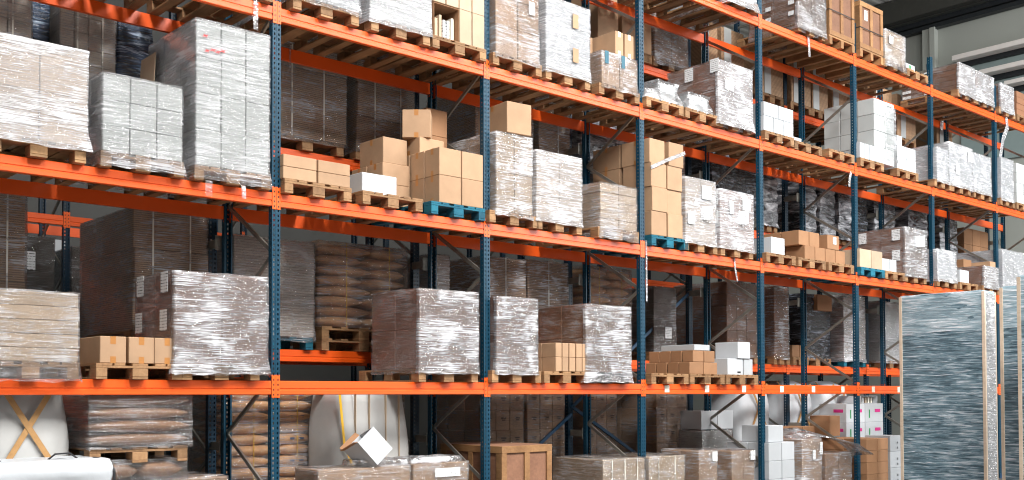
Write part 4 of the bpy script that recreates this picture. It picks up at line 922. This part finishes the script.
# ------------------------------------------------------------------ loose ends of film and tape hanging from beams and pallets
for txt, pts, w_, m in (
    ('clear film strip hanging over the third level beam left of first post', [(-.24, -.012, 5.70), (-.245, -.016, 5.56), (-.25, -.03, 5.39)], .05, 'film_bag'),
    ('film tag hanging below the tallest white block, left one', [(-.77, -.092, 3.80), (-.775, -.10, 3.73), (-.77, -.095, 3.65)], .07, 'film_bag'),
    ('film tag hanging below the tallest white block, right one', [(-.41, -.092, 3.80), (-.41, -.10, 3.74), (-.405, -.095, 3.67)], .045, 'film_bag'),
    ('thin twisted film cord hanging from the third level near first post', [(.76, 1.04, 5.75), (.74, 1.03, 5.6), (.75, 1.035, 5.5), (.72, 1.03, 5.38)], .02, 'film_bag'),
    ('white tape end hanging over the second level beam left of fourth post', [(7.67, -.012, 3.80), (7.68, -.02, 3.62), (7.72, -.03, 3.44)], .035, 'film_heavy'),
    ('white film end hanging from the top beam before the crates', [(9.72, -.02, 7.62), (9.725, -.03, 7.45), (9.745, -.025, 7.28)], .06, 'film_heavy'),
    ('white film tuft hanging from the third beam at the fifth post', [(11.02, -.012, 5.56), (10.96, -.02, 5.45), (10.95, -.015, 5.30)], .06, 'film_heavy'),
    ('white film rag on the rear beam right of sixth post', [(16.62, 1.04, 7.80), (16.55, 1.03, 7.62), (16.52, 1.03, 7.42)], .14, 'film_heavy'),
    ('long white film streamer hanging below the top beam at seventh post', [(17.3, -.012, 7.62), (17.30, -.03, 7.40), (17.05, -.04, 7.1), (16.95, -.03, 6.75), (16.92, -.03, 6.6)], .13, 'film_heavy'),
    ('white tape trailing down beside the third post below the second beam', [(5.665, -.012, 3.86), (5.66, -.02, 3.6), (5.665, -.015, 3.3), (5.66, -.02, 3.02)], .03, 'film_heavy')):
    cone_film(txt, pts, m, w_)

# ------------------------------------------------------------------ tall slate wrapped stacks standing in the aisle
def slate(label, s, d0, d1, h, wd=.40):
    t = empty('slate_stack', (s+wd/2, (d0+d1)/2, 0), label, 'wrapped stack', 'tall slate wrapped stacks'); dp = d1-d0
    link('panel_pack', MB().box(-wd/2+.02, wd/2-.02, -dp/2+.02, dp/2-.02, .12, h-.02, .01).mesh('panel_pack', 'dark_board'), t)
    link('stretch_wrap', film_mesh(wd-.03, dp-.03, h-.12, 0, 'film_slate', 0, .008, True, int(s*7)), t, (0, 0, .12))
    for x in (-1, 1):
        for y in (-1, 1): link('corner_batten', MB().box(-.025, .025, -.025, .025, .10, h, .003).mesh('corner_batten', 'corner'), t, (x*(wd/2-.012), y*(dp/2-.012), 0))
    for y in (-dp/2+.1, 0, dp/2-.1): link('skid', MB().box(-wd/2, wd/2, y-.06, y+.06, 0, .10, .003).mesh('skid', 'crate'), t)
    link('film_sheet', film_mesh(wd-.02, dp-.02, .62, 0, 'film_slate_pale', 0, .006, True, int(s*9)), t, (0, 0, h-.615))
    link('side_film', MB().box(-wd/2+.03, wd/2-.03, -.004, 0, .12, h-.03).mesh('side_film', 'film_heavy'), t, (0, -dp/2-.012, 0))
    return t
slate('tall slate coloured film wrapped stack with corner battens, in front of the rack', 11.61, -2.0, -.56, 3.40)
slate('second tall slate wrapped stack, just right of the widest one', 11.33, -3.75, -2.38, 3.40)
slate('third tall slate wrapped stack at the right picture edge', 9.96, -4.6, -3.21, 3.40)
